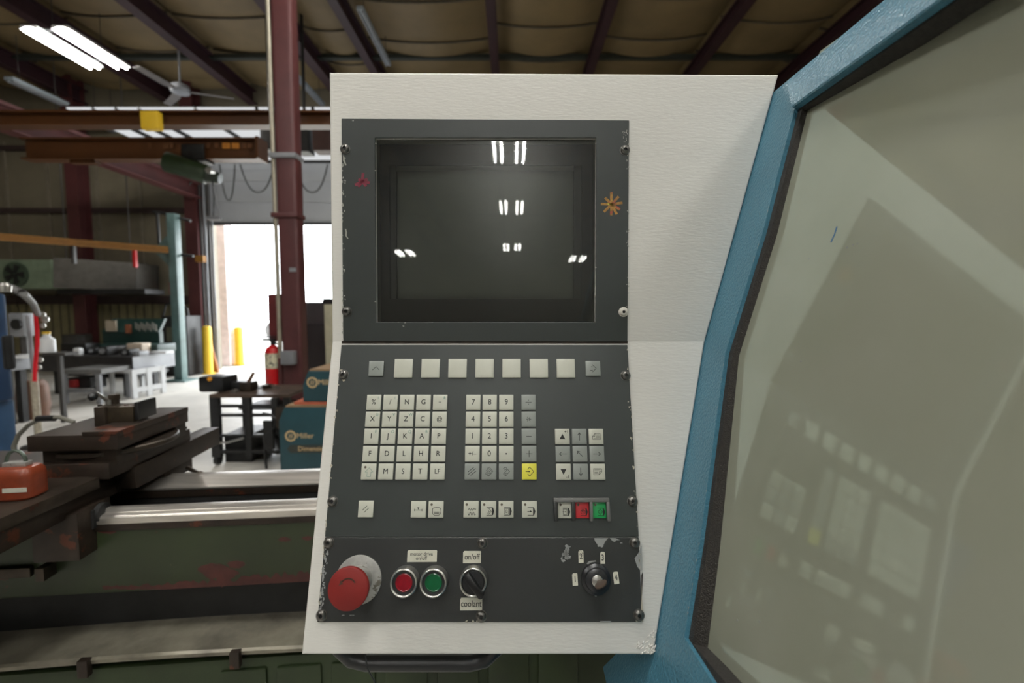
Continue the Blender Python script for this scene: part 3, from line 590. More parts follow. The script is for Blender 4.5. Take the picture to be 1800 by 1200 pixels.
a = atY(186, 563, 9.38); b = atY(205, 582, 9.38); m_ = MB(); m_.box((a.x, 9.36, b.z), (b.x, 9.4, a.z)); part('paper', m_, mat('kraft_paper', srgb(190, 176, 156), .7), tb, label='pale paper pad in the lid')
a = atY(221, 570, 9.38); m_ = MB(); m_.box((a.x, 9.36, a.z - .18), (a.x + .1, 9.4, a.z)); part('rag', m_, mat('rust_rag', srgb(150, 90, 60), .8), tb)
for k in range(12): p = atY(238 + k * 3.3, 566 + (k % 3) * 2, 9.36); m_ = MB(); m_.cyl((p.x, 9.36, p.z - .14), (p.x, 9.36, p.z), .012, n=6); part('hand_tool', m_, M_CHROME, tb)
on('cardboard_box', 'cream cardboard box lying among the clutter on the layout table', 'box', 222, 249, .2, 8.75, .22, mat('cream_card', srgb(222, 206, 186), .7))
on('black_case', 'black case with a white label at the left of the layout table', 'case', 106, 150, .2, 8.7, .3, M_BLACK)
on('white_tray', 'white tray near the pale end of the layout table', 'tray', 262, 290, .05, 8.75, .22, M_WPAINT)
on('white_rag_pile', 'small white rag on the left part of the layout table', 'rag', 126, 138, .14, 8.4, .1, M_WPAINT, .03)
for k, (x0, x1, h, Y_, mm, lab) in enumerate(((152, 167, .13, 8.6, M_DARK, 'leftmost black casting in the row on the layout table'), (171, 187, .17, 8.35, M_DARK, 'second black casting from the left on the layout table'), (192, 206, .15, 8.75, M_DGREY, 'dark grey casting in the middle of the layout table'), (211, 226, .12, 8.35, M_DARK, 'black casting in front of the cream cardboard box'), (232, 243, .09, 8.3, M_GREY, 'grey clamp block at the corner of the layout table'))):
    tt = on('machine_casting', lab, 'casting', x0, x1, h, Y_, .25, mm, .03, group='castings on the layout table')
    p = atY((x0 + x1) / 2, 600, Y_); m_ = MB(); m_.cyl((p.x, Y_ - .02, zt_ + h * .55), (p.x, Y_ + .05, zt_ + h * .55), h * .3, n=16); part('bore', m_, M_GREY, tt)
for k, (x0, x1, mm, lab) in enumerate(((84, 96, M_CARD, 'brown rag left end of the layout table'), (97, 108, M_GREY, 'grey flat file on the layout table'), (70, 82, M_TAN, 'tan offcut at the left tip of the layout table'))):
    on('offcut', lab, 'offcut', x0, x1, .06, 8.55, .12, mm, .02, group='offcuts on the layout table')
# shelf behind with vise + boxes near wall
on('grey_parts_cabinet', 'grey parts cabinet against the far wall behind the tool chest', 'cabinet', 108, 136, 1.0, 10.9, .4, M_DGREY, z=0)
tt = on('grey_machine_frame', 'dark framed machine standing behind the teal jib post', 'machine', 286, 330, 1.45, 10.9, .5, M_DARK, z=0)
p = atY(307, 520, 10.9); m_ = MB(); m_.tube([(p.x - .3 , 10.9, 1.45), (p.x - .22, 10.9, 1.72), (p.x + .05, 10.9, 1.8), (p.x + .28, 10.9, 1.62), (p.x + .3, 10.9, 1.45)], .025); part('hose_loop', m_, M_DARK, tt)
m_ = MB(); bx(m_, 292, 575, 318, 600, 10.86, .04); part('door', m_, mat('olive_panel', srgb(90, 90, 74), .6), tt)
# second bench far left + things
BZ = atY(40, 630, 6.2).z
t = thing('grey_workbench', 'grey topped workbench at the far left behind the blue machine', 'workbench', (atY(35, 650, 6.2).x, 6.2, 0))
a = atY(-260, 640, 6.2); b = atY(60, 640, 6.5); m_ = MB(); m_.box((a.x, 6.2, atY(30, 652, 6.2).z), (b.x, 6.5, BZ)); part('top', m_, M_GREY, t, bevel=.01)
for xx in (a.x + .1, b.x - .12):
    for yy in (6.25, 6.42): m_ = MB(); m_.box((xx - .04, yy - .04, 0), (xx + .04, yy + .04, BZ - .1)); part('leg', m_, M_DARK, t)
p = atY(38, 690, 6.5); m_ = MB(); m_.lathe([(.16, 0), (.19, .2), (.17, .5), (.12, .56)], Matrix.Translation((p.x, 6.65, 0)), 20); part('body', m_, mat('brown_drum', srgb(112, 78, 58), .6), thing('brown_drum', 'brown drum standing under the grey workbench at the left', 'drum', (p.x, 6.65, 0)))
BZs = BZ
a = atY(13, 550, 6.25); b = atY(42, 592, 6.25)
a.x += 0; t = thing('grey_grinder_box', 'pale grey square machine box with a round dark dial on the far left workbench', 'machine', (a.x, 6.25, BZ)); m_ = MB(); m_.box((a.x, 6.25, b.z), (b.x, 6.4, a.z)); part('body', m_, M_GREY, t, bevel=.02)
m_ = MB(); m_.cyl(((a.x + b.x) / 2, 6.34, BZ), ((a.x + b.x) / 2, 6.34, b.z), .04); part('pedestal', m_, M_DGREY, t)
c = atY(28, 570, 6.23); m_ = MB(); m_.cyl((c.x, 6.25, c.z), (c.x, 6.22, c.z), .07, n=20); part('dial', m_, M_DARK, t)
m_ = MB(); m_.lathe([(.13, 0), (.13, .03), (.05, .05)], Matrix.Translation(((a.x + b.x) / 2, 6.34, BZ)), 20); part('base', m_, M_WPAINT, t)
a = atY(58, 590, 6.3); b = atY(82, 620, 6.3)
t = thing('white_jug', 'white plastic jug with a yellow edge beside the red strip', 'jug', ((a.x + b.x) / 2, 6.4, b.z)); m_ = MB(); m_.lathe([(.085, b.z), (.09, b.z + .02), (.09, a.z - .06), (.04, a.z - .01), (.04, a.z + .02)], Matrix.Translation(((a.x + b.x) / 2 + .0, 6.4, 0)), 18); part('body', m_, M_WPAINT, t)
m_ = MB(); m_.lathe([(.045, a.z + .02), (.045, a.z + .05)], Matrix.Translation(((a.x + b.x) / 2, 6.4, 0)), 14); part('cap', m_, M_YEL2, t)
# shelf it stands on
zj = b.z; m_ = MB(); a = atY(46, 620, 6.1); b = atY(84, 620, 6.1); m_.box((a.x, 6.3, zj - .04), (b.x + .03, 6.5, zj)); m_.box((a.x + .13, 6.37, 0), (a.x + .18, 6.42, zj - .04)); part('jug_stand', m_, M_DGREY, cat='stand', label='narrow dark stand carrying the white jug')
# spotted pole with red strip and valve
p = atY(61, 600, 5.2); p2 = atY(67, 745, 5.2); t = thing('hose_pole', 'pale speckled pole with silver valves and a long red ribbon, left of the layout table', 'pole', (p2.x, 5.2, 0))
m_ = MB(); m_.cyl((p2.x, 5.2, 0), (p2.x - .01, 5.2, atY(65, 655, 5.2).z), .036, n=12); part('pole', m_, mat('speckled_pole', srgb(176, 168, 150), .6, var=.2, vscale=30), t)
m_ = MB(); m_.cyl((p2.x - .01, 5.2, atY(65, 655, 5.2).z), (p2.x - .03, 5.2, atY(65, 555, 5.2).z), .02, n=10); part('upper_pole', m_, M_GREY, t)
m_ = MB(); m_.lathe([(.16, 0), (.16, .03), (.05, .05)], Matrix.Translation((p2.x, 5.2, 0)), 18); part('base', m_, M_DARK, t)
c0 = atY(60, 545, 5.1); pts = [atY(x_, y_, 5.1) for x_, y_ in ((61, 548), (64, 575), (65, 605), (61, 640), (60, 670))]
m_ = MB()
for q, q2 in zip(pts, pts[1:]): m_.hexa([q2 + Vector((-.02, 0, 0)), q2 + Vector((.02, 0, 0)), q2 + Vector((.02, .012, 0)), q2 + Vector((-.02, .012, 0)), q + Vector((-.02, 0, 0)), q + Vector((.02, 0, 0)), q + Vector((.02, .012, 0)), q + Vector((-.02, .012, 0))])
part('ribbon', m_, mat('signal_red', srgb(226, 20, 40), .5), t, label='long bright red ribbon')
for x_, y_, rr in ((74, 553, .032), (79, 561, .036), (75, 572, .028), (70, 632, .03), (68, 645, .026)):
    q = atY(x_, y_, 5.15); m_ = MB(Matrix.Translation(q)); m_.lathe([(rr * .4, -rr), (rr, -rr * .5), (rr, rr * .5), (rr * .4, rr)], n=12); part('valve', m_, M_CHROME, t)
# grey hose arching from the blue machine
pts = [atY(x_, y_, 3.4) for x_, y_ in ((2, 506), (20, 506), (40, 515), (57, 533), (67, 556))]; pts[-1].y = 5.0; pts[-1] = atY(66, 552, 5.05); pts[-2] = atY(58, 533, 4.5)
m_ = MB(); m_.tube(pts, .028, 10); part('arched_hose', m_, mat('dark_grey_hose', srgb(84, 82, 80), .5), cat='hose', label='dark grey hose arching from the blue machine to the red ribbon')

# blue machine far left foreground
by = 2.9; a = atY(26, 520, by); b = atY(30, 800, by)
t = thing('blue_machine', 'dark blue machine column cut off by the left edge of the photo', 'machine', (a.x - .3, by + .2, 0))
zt2 = atY(10, 512, by).z; z1_ = atY(10, 717, by).z
m_ = MB(); m_.box((a.x - .95, by, z1_), (atY(19, 600, by + .28).x, by + .28, zt2)); part('column', m_, M_NAVY, t, bevel=.03)
m_ = MB(); m_.box((a.x - .95, by - .03, 0), (atY(29, 740, by + .31).x, by + .31, z1_)); part('base', m_, mat('mid_blue_paint', srgb(52, 82, 116), .4), t, bevel=.02)
c = atY(9, 514, by + .1); m_ = MB(Matrix.Translation((c.x, by + .1, zt2 + .04))); m_.lathe([(.03, -.04), (.035, .0), (.02, .02)], n=16); part('silver_knob', m_, M_CHROME, t)
m_ = MB(); bx(m_, 0, 590, 12, 650, by - .08, .06); part('dark_lever_boss', m_, M_DARK, t, bevel=.02)

# ================================================================== CART + WELDERS
CY = 4.6
cz = lambda y: atY(430, y, CY).z
t = thing('tool_cart', 'black steel cart with open shelves loaded with clamps, in front of the doorway', 'cart', (atY(440, 800, CY).x, CY, 0))
xl, xr = atY(378, 760, CY).x, atY(505, 760, CY).x; xm = atY(436, 760, CY).x; xn = atY(470, 760, CY).x
ztop = cz(693)
m_ = MB(); m_.box((xl - .03, CY - .02, ztop - .03), (xr + .03, CY + .62, ztop)); part('top', m_, mat('rusty_cart_top', srgb(92, 76, 64), .5, .3, var=.3), t)
for xx, ww in ((xl, .045), (xm, .03), (xr, .03)):
    for yy in (CY, CY + .55):
        m_ = MB(); m_.box((xx - ww, yy, .08), (xx + ww, yy + .05, ztop - .03)); part('post', m_, M_DARK, t)
for y_, dep in ((714, .0), (730, .0), (766, .0), (794, .0)):
    m_ = MB(); m_.box((xl, CY + .005, cz(y_) - .014), (xr, CY + .04, cz(y_) + .014)); part('rail', m_, M_DARK, t)
m_ = MB(); m_.box((xm - .15, CY + .1, cz(722) - .01), (xr, CY + .55, cz(722) + .01)); part('shelf', m_, M_DGREY, t)
m_ = MB(); m_.box((xl, CY + .05, cz(800)), (xr, CY + .55, cz(800) + .02)); part('shelf', m_, M_DARK, t)
m_ = MB(); m_.box((xl + .03, CY + .1, cz(820)), (xm - .03, CY + .5, cz(768))); part('drawer', m_, M_DARK, t)
m_ = MB(); m_.tube([(xl + .03, CY - .03, cz(776)), (xl + .15, CY - .05, cz(775)), (xm - .03, CY - .03, cz(768))], .012); part('handle', m_, M_CHROME, t)
for xx in (xl, xr):
    for yy in (CY + .03, CY + .55): m_ = MB(); m_.cyl((xx - .02, yy, .05), (xx + .02, yy, .05), .05, n=16); part('caster', m_, M_BLACK, t)
# things on the cart
def oncart(name, lab, cat, x0, x1, y0, dY, dep, m, bev=.015, group=None):
    Y = CY + dY; a = atY(x0, y0, Y); b = atY(x1, y0, Y); t = thing(name, lab, cat, ((a.x + b.x) / 2, Y, ztop), group); m_ = MB(); m_.box((a.x, Y, ztop), (b.x, Y + dep, a.z)); part('body', m_, m, t, bevel=bev); return t
tt = oncart('black_tool_tray', 'black plastic tool case with an orange badge on the left of the cart', 'case', 347, 391, 662, .1, .28, M_BLACK, .03)
p = atY(367, 661, CY + .08); m_ = MB(); m_.cyl((p.x, CY + .1, p.z - .03), (p.x, CY + .085, p.z - .03), .022, n=16); part('badge', m_, mat('orange_badge', srgb(240, 160, 30), .5), tt, label='round orange badge')
oncart('black_tool_tray', 'long low black tray in the middle of the cart top', 'tray', 397, 424, 671, .22, .2, M_BLACK, .02)
tt = thing('bench_vise', 'dark bench vise with a brown handle on the middle of the cart', 'vise', atY(438, 690, CY + .2))
p = atY(436, 690, CY + .2); m_ = MB(); m_.box((p.x - .06, CY + .15, ztop), (p.x + .06, CY + .3, ztop + .1)); part('body', m_, M_STEEL, tt, bevel=.02)
q = atY(441, 655, CY + .2); m_ = MB(); m_.cyl((p.x, CY + .2, ztop + .08), q + Vector((.03, 0, 0)), .018); part('handle', m_, mat('brown_handle', srgb(110, 76, 54), .6), tt)
for k, (x0, x1, y0, mm, lab) in enumerate(((444, 458, 682, M_GREY, 'grey clamp on the right half of the cart'), (460, 472, 676, M_STEEL, 'brown steel clamp beside the extinguisher on the cart'), (474, 490, 684, M_CHROME, 'bright clamp at the right end of the cart'), (404, 413, 686, M_CHROME, 'bright socket lying in front of the long low tray on the cart'))):
    tt = oncart('clamp', lab, 'clamp', x0, x1, y0, (.34 if k < 3 else .05), .08, mm, .01, 'clamps on the cart'); Yc = CY + (.34 if k < 3 else .05); a = atY(x0, y0, Yc); m_ = MB(); m_.cyl((a.x + .02, Yc - .005, ztop + .03), (a.x + .09, Yc - .05, ztop + .05), .008); part('screw', m_, M_CHROME, tt)
# hanging clamps and torches at the cart's right side
for k, (x0, y0, x1, y1, lab) in enumerate(((476, 700, 488, 760, 'dark clamp hanging left of the lower welder'), (462, 740, 480, 790, 'dark welding torch bundle on the right shelf of the cart'), (484, 716, 498, 752, 'brown clamp hanging against the lower welder'))):
    m_ = MB(); bx(m_, x0, y0, x1, y1, CY - .06 - .05 * k, .04); q = atY((x0 + x1) / 2, y1, CY - .05 * k - .04); q2 = atY(x1 + 8, y1 + 6, CY - .05 * k - .1); m_.tube([q, q2], .014)
    part('hanging_clamp', m_, M_STEEL if k == 2 else M_DARK, cat='clamp', label=lab, group='tools hung on the cart side')
c = [atY(x_, y_, CY - .1) for x_, y_ in ((462, 726), (475, 728), (484, 735), (482, 752), (464, 765), (466, 800), (470, 835))]; m_ = MB(); m_.tube(c, .012); part('cable', m_, M_BLACK, cat='cable', label='thin black cable hanging down the right side of the cart')
# welders
def welder(x0, y0, y1, Y, lab, lx, ly, sz, top=True):
    a = atY(x0, y0, Y); b = atY(x0, y1, Y); t = thing('welding_machine', lab, 'welder', (a.x + .3, Y, max(b.z, 0)))
    X1 = a.x + .75; zb_ = max(b.z, 0); zt__ = a.z
    m_ = MB(); m_.prism([(a.x + .0, zb_), (X1, zb_), (X1, zt__), (a.x + .05, zt__), (a.x, zt__ - .12)], 0, .6, Matrix(((1, 0, 0, 0), (0, 0, 1, Y), (0, 1, 0, 0), (0, 0, 0, 1)))); part('case', m_, M_WELD, t, bevel=.012)
    m_ = MB(); m_.box((a.x + .06, Y + .01, zt__), (X1, Y + .6, zt__ + .015)); part('lid', m_, mat('dusty_tan_lid', srgb(150, 122, 92), .8), t)
    c = atY(lx, ly, Y); rr = sz
    m_ = MB(Matrix.Translation((c.x, Y - .001, c.z)) @ Matrix.Rotation(R(90), 4, 'X'))
    n = 28
    for k in range(n):
        a0 = 2 * math.pi * k / n; a1 = 2 * math.pi * (k + 1) / n; m_.prism([(rr * .68 * math.cos(a0), rr * .68 * math.sin(a0)), (rr * math.cos(a0), rr * math.sin(a0)), (rr * math.cos(a1), rr * math.sin(a1)), (rr * .68 * math.cos(a1), rr * .68 * math.sin(a1))], 0, .002)
    for s_ in (-.3, .1): m_.prism([(s_ * rr - .05 * rr, -.4 * rr), (s_ * rr + .12 * rr, -.4 * rr), (s_ * rr + .28 * rr, .4 * rr), (s_ * rr + .11 * rr, .4 * rr)], 0, .002)
    part('emblem', m_, M_TAN, t)
    text('lettering', 'Miller', sz * 1.35, M_TAN, t, Matrix.Translation((c.x + rr * 1.02, Y - .002, c.z)) @ Matrix.Rotation(R(90), 4, 'X'), align='LEFT', extr=.001)
    return t, a, c
t, a, c = welder(489, 716, 905, 4.0, 'large teal welding machine on the floor beside the console, brown dust on its lid', 511, 766, .05)
m_ = MB(); q0 = atY(504, 782, 3.995); q1 = atY(600, 796, 3.995); m_.prism([(q0.x + .03, q1.z), (q1.x, q1.z), (q1.x, q0.z), (q0.x + .03, q0.z), (q0.x, (q0.z + q1.z) / 2)], 0, .003, Matrix(((1, 0, 0, 0), (0, 0, -1, 4.0), (0, 1, 0, 0), (0, 0, 0, 1)))); part('name_stripe', m_, mat('dark_stripe', srgb(52, 56, 52), .5), t, label='dark stripe with the machine name')
text('lettering', 'Dimension', .06, M_TAN, t, Matrix.Translation((atY(523, 789, 3.99).x, 3.994, atY(523, 789, 3.99).z)) @ Matrix.Rotation(R(90), 4, 'X'), align='LEFT', extr=.001)
m_ = MB(); p = atY(490, 700, 4.0); wz = a.z; m_.box((a.x + .12, 4.05, wz + .016), (a.x + .75, 4.5, wz + .04)); part('wooden_board', m_, mat('orange_board', srgb(206, 112, 84), .6), cat='board', label='thin orange board between the two teal welding machines')
t2, a2, c2 = welder(531, 652, 706, 4.05, 'small teal welding machine stacked on the orange board', 549, 672, .05)

# ================================================================== GREEN LATHE
P1 = atZ(175, 889.6, .98); P2 = atZ(554, 875, .98); dx = (P2 - P1); dx.z = 0
GF = Frame((P1.x, P1.y, 0), dx, (0, 0, 1))      # u along the bed, v up, w towards the viewer
def G(px, py, w=0.0): u, v = GF.uv(px, py, w); return Vector((u, v, w))      # on a vertical plane at distance w in front
def GH(px, py, z):                                                     # on a horizontal plane at height z
    return GF.loc(atZ(px, py, z))
lat = thing('manual_lathe', 'old green manual lathe with rusty brown slides, running behind the console', 'lathe', (P1.x, P1.y, 0))
W[lat.name] = Matrix.Translation((P1.x, P1.y, 0))
def lp(name, mb, m, bev=.003, label=None, kind=None): mb2 = MB(); mb2.v = [GF.M @ v for v in mb.v]; mb2.f = mb.f; return part(name, mb2, m, lat, bevel=bev, label=label, kind=kind)
UL, UR = -1.6, 2.4
fw_ = GH(430, 835, .98).z      # far way (negative w = away)
fb_ = GH(430, 853, .966).z
wz_ = .98
wf = GH(175, 914, .955).z
XM = Matrix(((0, 0, 1, 0), (0, 1, 0, 0), (1, 0, 0, 0), (0, 0, 0, 1)))
m_ = MB(); m_.prism([(0, wz_), (.42 * wf, wz_), (.5 * wf, wz_ - .012), (.86 * wf, wz_ - .014), (wf, wz_ - .02), (wf, wz_ - .04), (0, wz_ - .04)], UL, UR, XM); lp('near_way', m_, M_WAY, .002)
m_ = MB(); m_.prism([(fw_ - .05, wz_), (fw_, wz_), (fw_ * .6 + fb_ * .4, wz_ - .012), (fb_, wz_ - .014), (fb_, wz_ - .022), (fw_ - .05, wz_ - .022)], UL, UR, XM); lp('far_way', m_, M_WAY, .002)
m_ = MB(); m_.box((UL, wz_ - .05, fw_ - .04), (UR, wz_ - .022, fb_ - .004)); lp('way_side', m_, M_STEELB, .002)
m_ = MB(); m_.box((UL, wz_ - .3, fw_ - .06), (UR, wz_ - .051, fb_ - .01)); lp('rear_bed_wall', m_, M_DARK)
zb0 = G(300, 1038, wf).y
m_ = MB(); m_.box((UL, zb0, -.0), (UR, wz_ - .041, wf - .006)); lp('bed_front_wall', m_, M_GREEN, .006)
m_ = MB(); m_.box((UL, wz_ - .062, wf - .006), (UR, wz_ - .04, wf - .001)); lp('way_lip', m_, M_STEELB)
m_ = MB(); m_.box((UL, .05, fw_ - .05), (UR, zb0 - .001, -.015)); lp('bed_shadow_core', m_, M_DARK)  # dark core brought forward; its black stands in for the shadow under the bed
for uu in (-.3, .5, 1.3): m_ = MB(); m_.box((uu, wz_ - .2, fb_), (uu + .08, wz_ - .09, 0)); lp('bed_web', m_, M_DARK)
# flaked rust-red primer along the lower edge of the bed
m_ = MB(); wr_ = wf - .0058; top_ = []; bot_ = []; x_ = 180
while x_ < 560:
    f_ = (x_ - 180) / 380; a = G(x_, 1030 - 26 * f_ ** 1.5 + random.uniform(-6, 6) * (.3 + f_), wr_); b = G(x_, 1034 + random.uniform(0, 3), wr_); top_.append((a.x, a.y)); bot_.append((b.x, max(b.y, zb0 + .002))); x_ += 5
for k in range(len(top_) - 1): m_.add([(top_[k][0], top_[k][1], wr_), (top_[k + 1][0], top_[k + 1][1], wr_), (bot_[k + 1][0], bot_[k + 1][1], wr_), (bot_[k][0], bot_[k][1], wr_)], [(0, 1, 2, 3)])
for (cx2, cy2, rx, ry) in ((376, 1003, 27, 13), (400, 1008, 18, 10), (415, 992, 16, 7), (392, 1018, 10, 14), (500, 948, 12, 4), (540, 946, 10, 4), (190, 934, 18, 4)):
    pts = []
    for q in range(18): a_ = 2 * math.pi * q / 18; p = G(cx2 + rx * (1 + random.uniform(-.25, .2)) * math.cos(a_), cy2 + ry * (1 + random.uniform(-.35, .2)) * math.sin(a_), wr_); pts.append((p.x, p.y))
    m_.prism(pts, wr_ - .0005, wr_ + random.uniform(0, .0004))
lp('rust_patch', m_, mat('rust_red_primer', srgb(74, 34, 28), .6, var=.2, vscale=20), 0, kind='stuff')
# chip tray: a flat pan with a rolled front lip
tz = G(300, 1085, -.02).y; lip = G(0, 0, 0); 
wl_ = GH(300, 1148, tz + .012).z

tw = MB(); vs = []; nx = 40
prof_ = [(-.5, tz), (wl_ * .4, tz - .006), (wl_ - .01, tz - .004), (wl_, tz + .012), (wl_ + .006, tz + .006), (wl_ + .004, tz - .006)]
for i in range(nx + 1):
    u = UL + (UR - UL) * i / nx
    for (w_, z_) in prof_: vs.append((u, z_ + .006 * math.sin(u * 4 + w_ * 5), w_))
npf = len(prof_)
fs = [(i * npf + j, i * npf + j + 1, (i + 1) * npf + j + 1, (i + 1) * npf + j) for i in range(nx) for j in range(npf - 1)]
tw.add(vs, fs); lp('chip_tray', tw, M_TRAY, 0)
for px_, py_ in ((150, 1160), (415, 1145)): q = G(px_, py_, wl_ + .006); m_ = MB(); m_.box((q.x - .014, q.y - .045, wl_ - .0), (q.x + .014, q.y + .006, wl_ + .02)); lp('tray_clip', m_, M_STEELB)
gz = G(300, 1166, wl_ - .02).y
m_ = MB(); m_.box((UL, .02, -.3), (UR, gz, wl_ - .02)); lp('base_cabinet', m_, M_GREEN2, .02)
for k in range(7):
    uu = .42 + k * .16; m_ = MB(); m_.box((uu, gz - .3, wl_ - .02), (uu + .13, gz - .03, wl_ - .01)); lp('cover_plate', m_, M_GREEN2, .006)
# --- carriage
def pyramid(mb, a, b, zlo, zhi): mb.box((a[0], zlo, a[1]), (b[0], zhi, b[1])); return mb
e0 = GH(0, 911, 1.08); e1 = GH(174.7, 838, 1.08); ef = GH(66.7, 840.7, 1.08)

ue = max(e0.x, e1.x)
m_ = MB(); m_.prism([(UL + .3, .35), (e0.x + .01, e0.z + .35), (e0.x, e0.z), (e1.x, e1.z), (ef.x, ef.z - .02), (UL + .25, ef.z - .02)][1:5] + [(UL + .2, ef.z), (UL + .2, e0.z + .35)], 1.045, 1.08, Matrix(((1, 0, 0, 0), (0, 0, 1, 0), (0, 1, 0, 0), (0, 0, 0, 1)))); lp('cross_slide', m_, M_STEEL, .003)
m_ = MB(); m_.box((UL + .2, .985, e1.z - .45), (e1.x - .03, 1.045, e0.z + .3)); lp('saddle', m_, M_STEELB, .005)
# compound stack
def cbox(x0, y0, x1, y1, z_top_px_face_w, depth, name, m, bev=.003):
    w_ = z_top_px_face_w; a = G(x0, y0, w_); b = G(x1, y1, w_); m_ = MB(); m_.box((a.x, b.y, w_), (b.x, a.y, w_ - depth)); return lp(name, m_, m, bev)
wA = ef.z + .0

c1_ = cbox(63, 818, 193, 842, wA, .42, 'compound_base', M_STEELB)
c2_ = cbox(74, 789, 206, 818, wA - .03, .36, 'swivel_block', M_STEELB)
a = G(140, 800, wA - .03); m_ = MB(Matrix.Translation((a.x, G(140, 803, wA - .03).y, wA - .19)) @ Matrix.Rotation(R(-90), 4, 'X')); m_.lathe([(.17, -.004), (.175, 0), (.175, .012), (.17, .016)], n=48); lp('swivel_ring', m_, M_STEEL, 0)
c3_ = cbox(46, 767, 208, 790, wA - .0, .36, 'top_slide', M_STEELB)
c4_ = cbox(143, 759, 208, 768, wA - .0, .36, 'top_plate', M_STEELB)
# tool post
tw_ = wA - .12
cbox(164, 716, 236, 757, tw_, .07, 'tool_post', mat('greasy_tool_post', srgb(66, 56, 42), .45, .5, var=.3, vscale=20))
cbox(164, 716, 186, 757, tw_ + .012, .012, 'tool_post_jaw', M_STEEL)
cbox(235, 707, 244, 738, tw_ + .01, .09, 'clamp_plate', M_BLACK)
for xx in (176, 200, 222, 236):
    a = G(xx, 713, tw_ - .03); m_ = MB(Matrix.Translation((a.x, a.y - .012, tw_ - .03)) @ Matrix.Rotation(R(-90), 4, 'X')); m_.lathe([(.007, 0), (.007, .016)], n=6); lp('set_screw', m_, M_STEEL, 0)
a = G(202, 716, tw_ - .06); m_ = MB(Matrix.Translation((a.x, a.y, tw_ - .06)) @ Matrix.Rotation(R(-90), 4, 'X')); m_.lathe([(.04, 0), (.04, .006), (.022, .012), (.014, .014), (.014, .03)], n=24); m_.lathe([(.018, .03), (.018, .046)], n=6); lp('centre_bolt', m_, M_STEEL, 0)
a = G(192, 706, tw_ - .05); b = G(169, 690, tw_ - .01); m_ = MB(); m_.cyl(a, b, .006, .005); m_.cyl(a + Vector((0, -.02, 0)), a + Vector((0, .008, 0)), .01); lp('lever', m_, M_CHROME, 0, label='bright chrome lever')
m_ = MB(Matrix.Translation(G(163, 697, tw_ - .0))); m_.lathe([(.004, -.014), (.013, -.006), (.013, .006), (.004, .014)], n=14); m_.cyl((0, 0, 0), G(169, 690, tw_ - .01) - G(163, 697, tw_), .004); lp('lever_knob', m_, M_BLACK, 0)
# cross slide extension to the rear, screw and dial
q0 = GH(205, 822, 1.02); q1 = GH(283, 800, 1.02)
m_ = MB(); m_.box((G(196, 820, wA).x, 1.0, wA - .1), (GH(205, 822, 1.06).x + .02, 1.075, wA - .62)); lp('slide_extension', m_, M_STEELB)
sh0 = GF.loc(atY(262, 812, 1.62)); sh1 = GF.loc(atY(300, 790, 1.85)); sh2 = GF.loc(atY(318, 781, 1.95)); 
m_ = MB(); m_.cyl(sh0, sh1, .014); lp('screw_shaft', m_, M_STEEL, 0)
d_ = (sh2 - sh1).normalized()
m_ = MB(); m_.cyl(sh1, sh2, .048, .052, n=28); lp('dial', m_, mat('brassy_dial', srgb(150, 124, 96), .35, .6), .003)
m_ = MB(); m_.cyl(sh2 - d_ * .02, sh2 + d_ * .02, .06, n=28); m_.cyl(sh2, sh2 + Vector((.01, .075, -.02)), .008); lp('hand_wheel', m_, M_STEEL, .003)
# rear wing of the saddle
a = GH(246, 834, 1.0); b = GH(290, 829, 1.0); c = GH(338, 804, 1.0); d2 = GH(306, 806, 1.0)
m_ = MB(); m_.prism([(p.x, p.z) for p in (a, b, c, d2)], .955, 1.0, Matrix(((1, 0, 0, 0), (0, 0, 1, 0), (0, 1, 0, 0), (0, 0, 0, 1)))); lp('rear_wing', m_, M_STEELB)
a = GF.loc(atY(330, 822, 1.75)); b = GF.loc(atY(349, 832, 1.7)); m_ = MB(); m_.cyl(a, b, .008); m_.cyl(b, b + Vector((.012, -.006, 0)), .012); lp('lock_handle', m_, M_STEEL, 0)
# front saddle block and way wiper
a = G(85, 905, wf + .06); b = G(137, 938, wf + .06)
m_ = MB(); m_.box((a.x - .05, .86, wf + .06), (b.x, a.y, -.02)); lp('saddle_front_block', m_, M_STEELB, .004)
w0 = G(172, 901, wf * .7); m_ = MB(); m_.cyl((w0.x - .03, wz_ - .01, wf * .5), (w0.x + .014, wz_ - .01, wf * .5), .03, n=24); m_.box((w0.x - .03, wz_ - .05, -.01), (w0.x + .005, wz_ + .01, wf + .012)); lp('way_wiper', m_, M_DARK, .004)
# apron slides at lower left
for k, (q, hh) in enumerate((((-40, 962, 128, 954), .84), ((-40, 985, 75, 980), .82))):
    a = GH(q[2], q[1], hh); b = GH(q[2], q[3], hh); zf_ = [.33, .40][k]; m_ = MB(); a0 = GH([92, 52][k], [978, 998][k], hh); b0 = GH([128, 78][k], [953, 978][k], hh)
    m_.prism([(UL - .3, a0.z), (a0.x, a0.z), (b0.x, b0.z), (UL - .3, b0.z)], hh - .03, hh, Matrix(((1, 0, 0, 0), (0, 0, 1, 0), (0, 1, 0, 0), (0, 0, 0, 1)))); lp('apron_slide', m_, M_STEEL, .002)
a0 = GH(62, 1001, .81); b0 = GH(150, 951, .84); a1 = GH(74, 1001, .81)
for (qa, qb) in (((60, 1000), (92, 985)), ((97, 980), (116, 968)), ((127, 968), (150, 952))):
    a0 = GH(*qa, .83); b0 = GH(*qb, .83); m_ = MB(); m_.prism([(a0.x, a0.z), (a0.x + .025, a0.z), (b0.x + .012, b0.z), (b0.x - .012, b0.z)], .79, .83, Matrix(((1, 0, 0, 0), (0, 0, 1, 0), (0, 1, 0, 0), (0, 0, 0, 1)))); lp('gib_strip', m_, M_STEEL, .002)
a0 = GH(60, 1000, .8); b0 = GH(150, 955, .8)
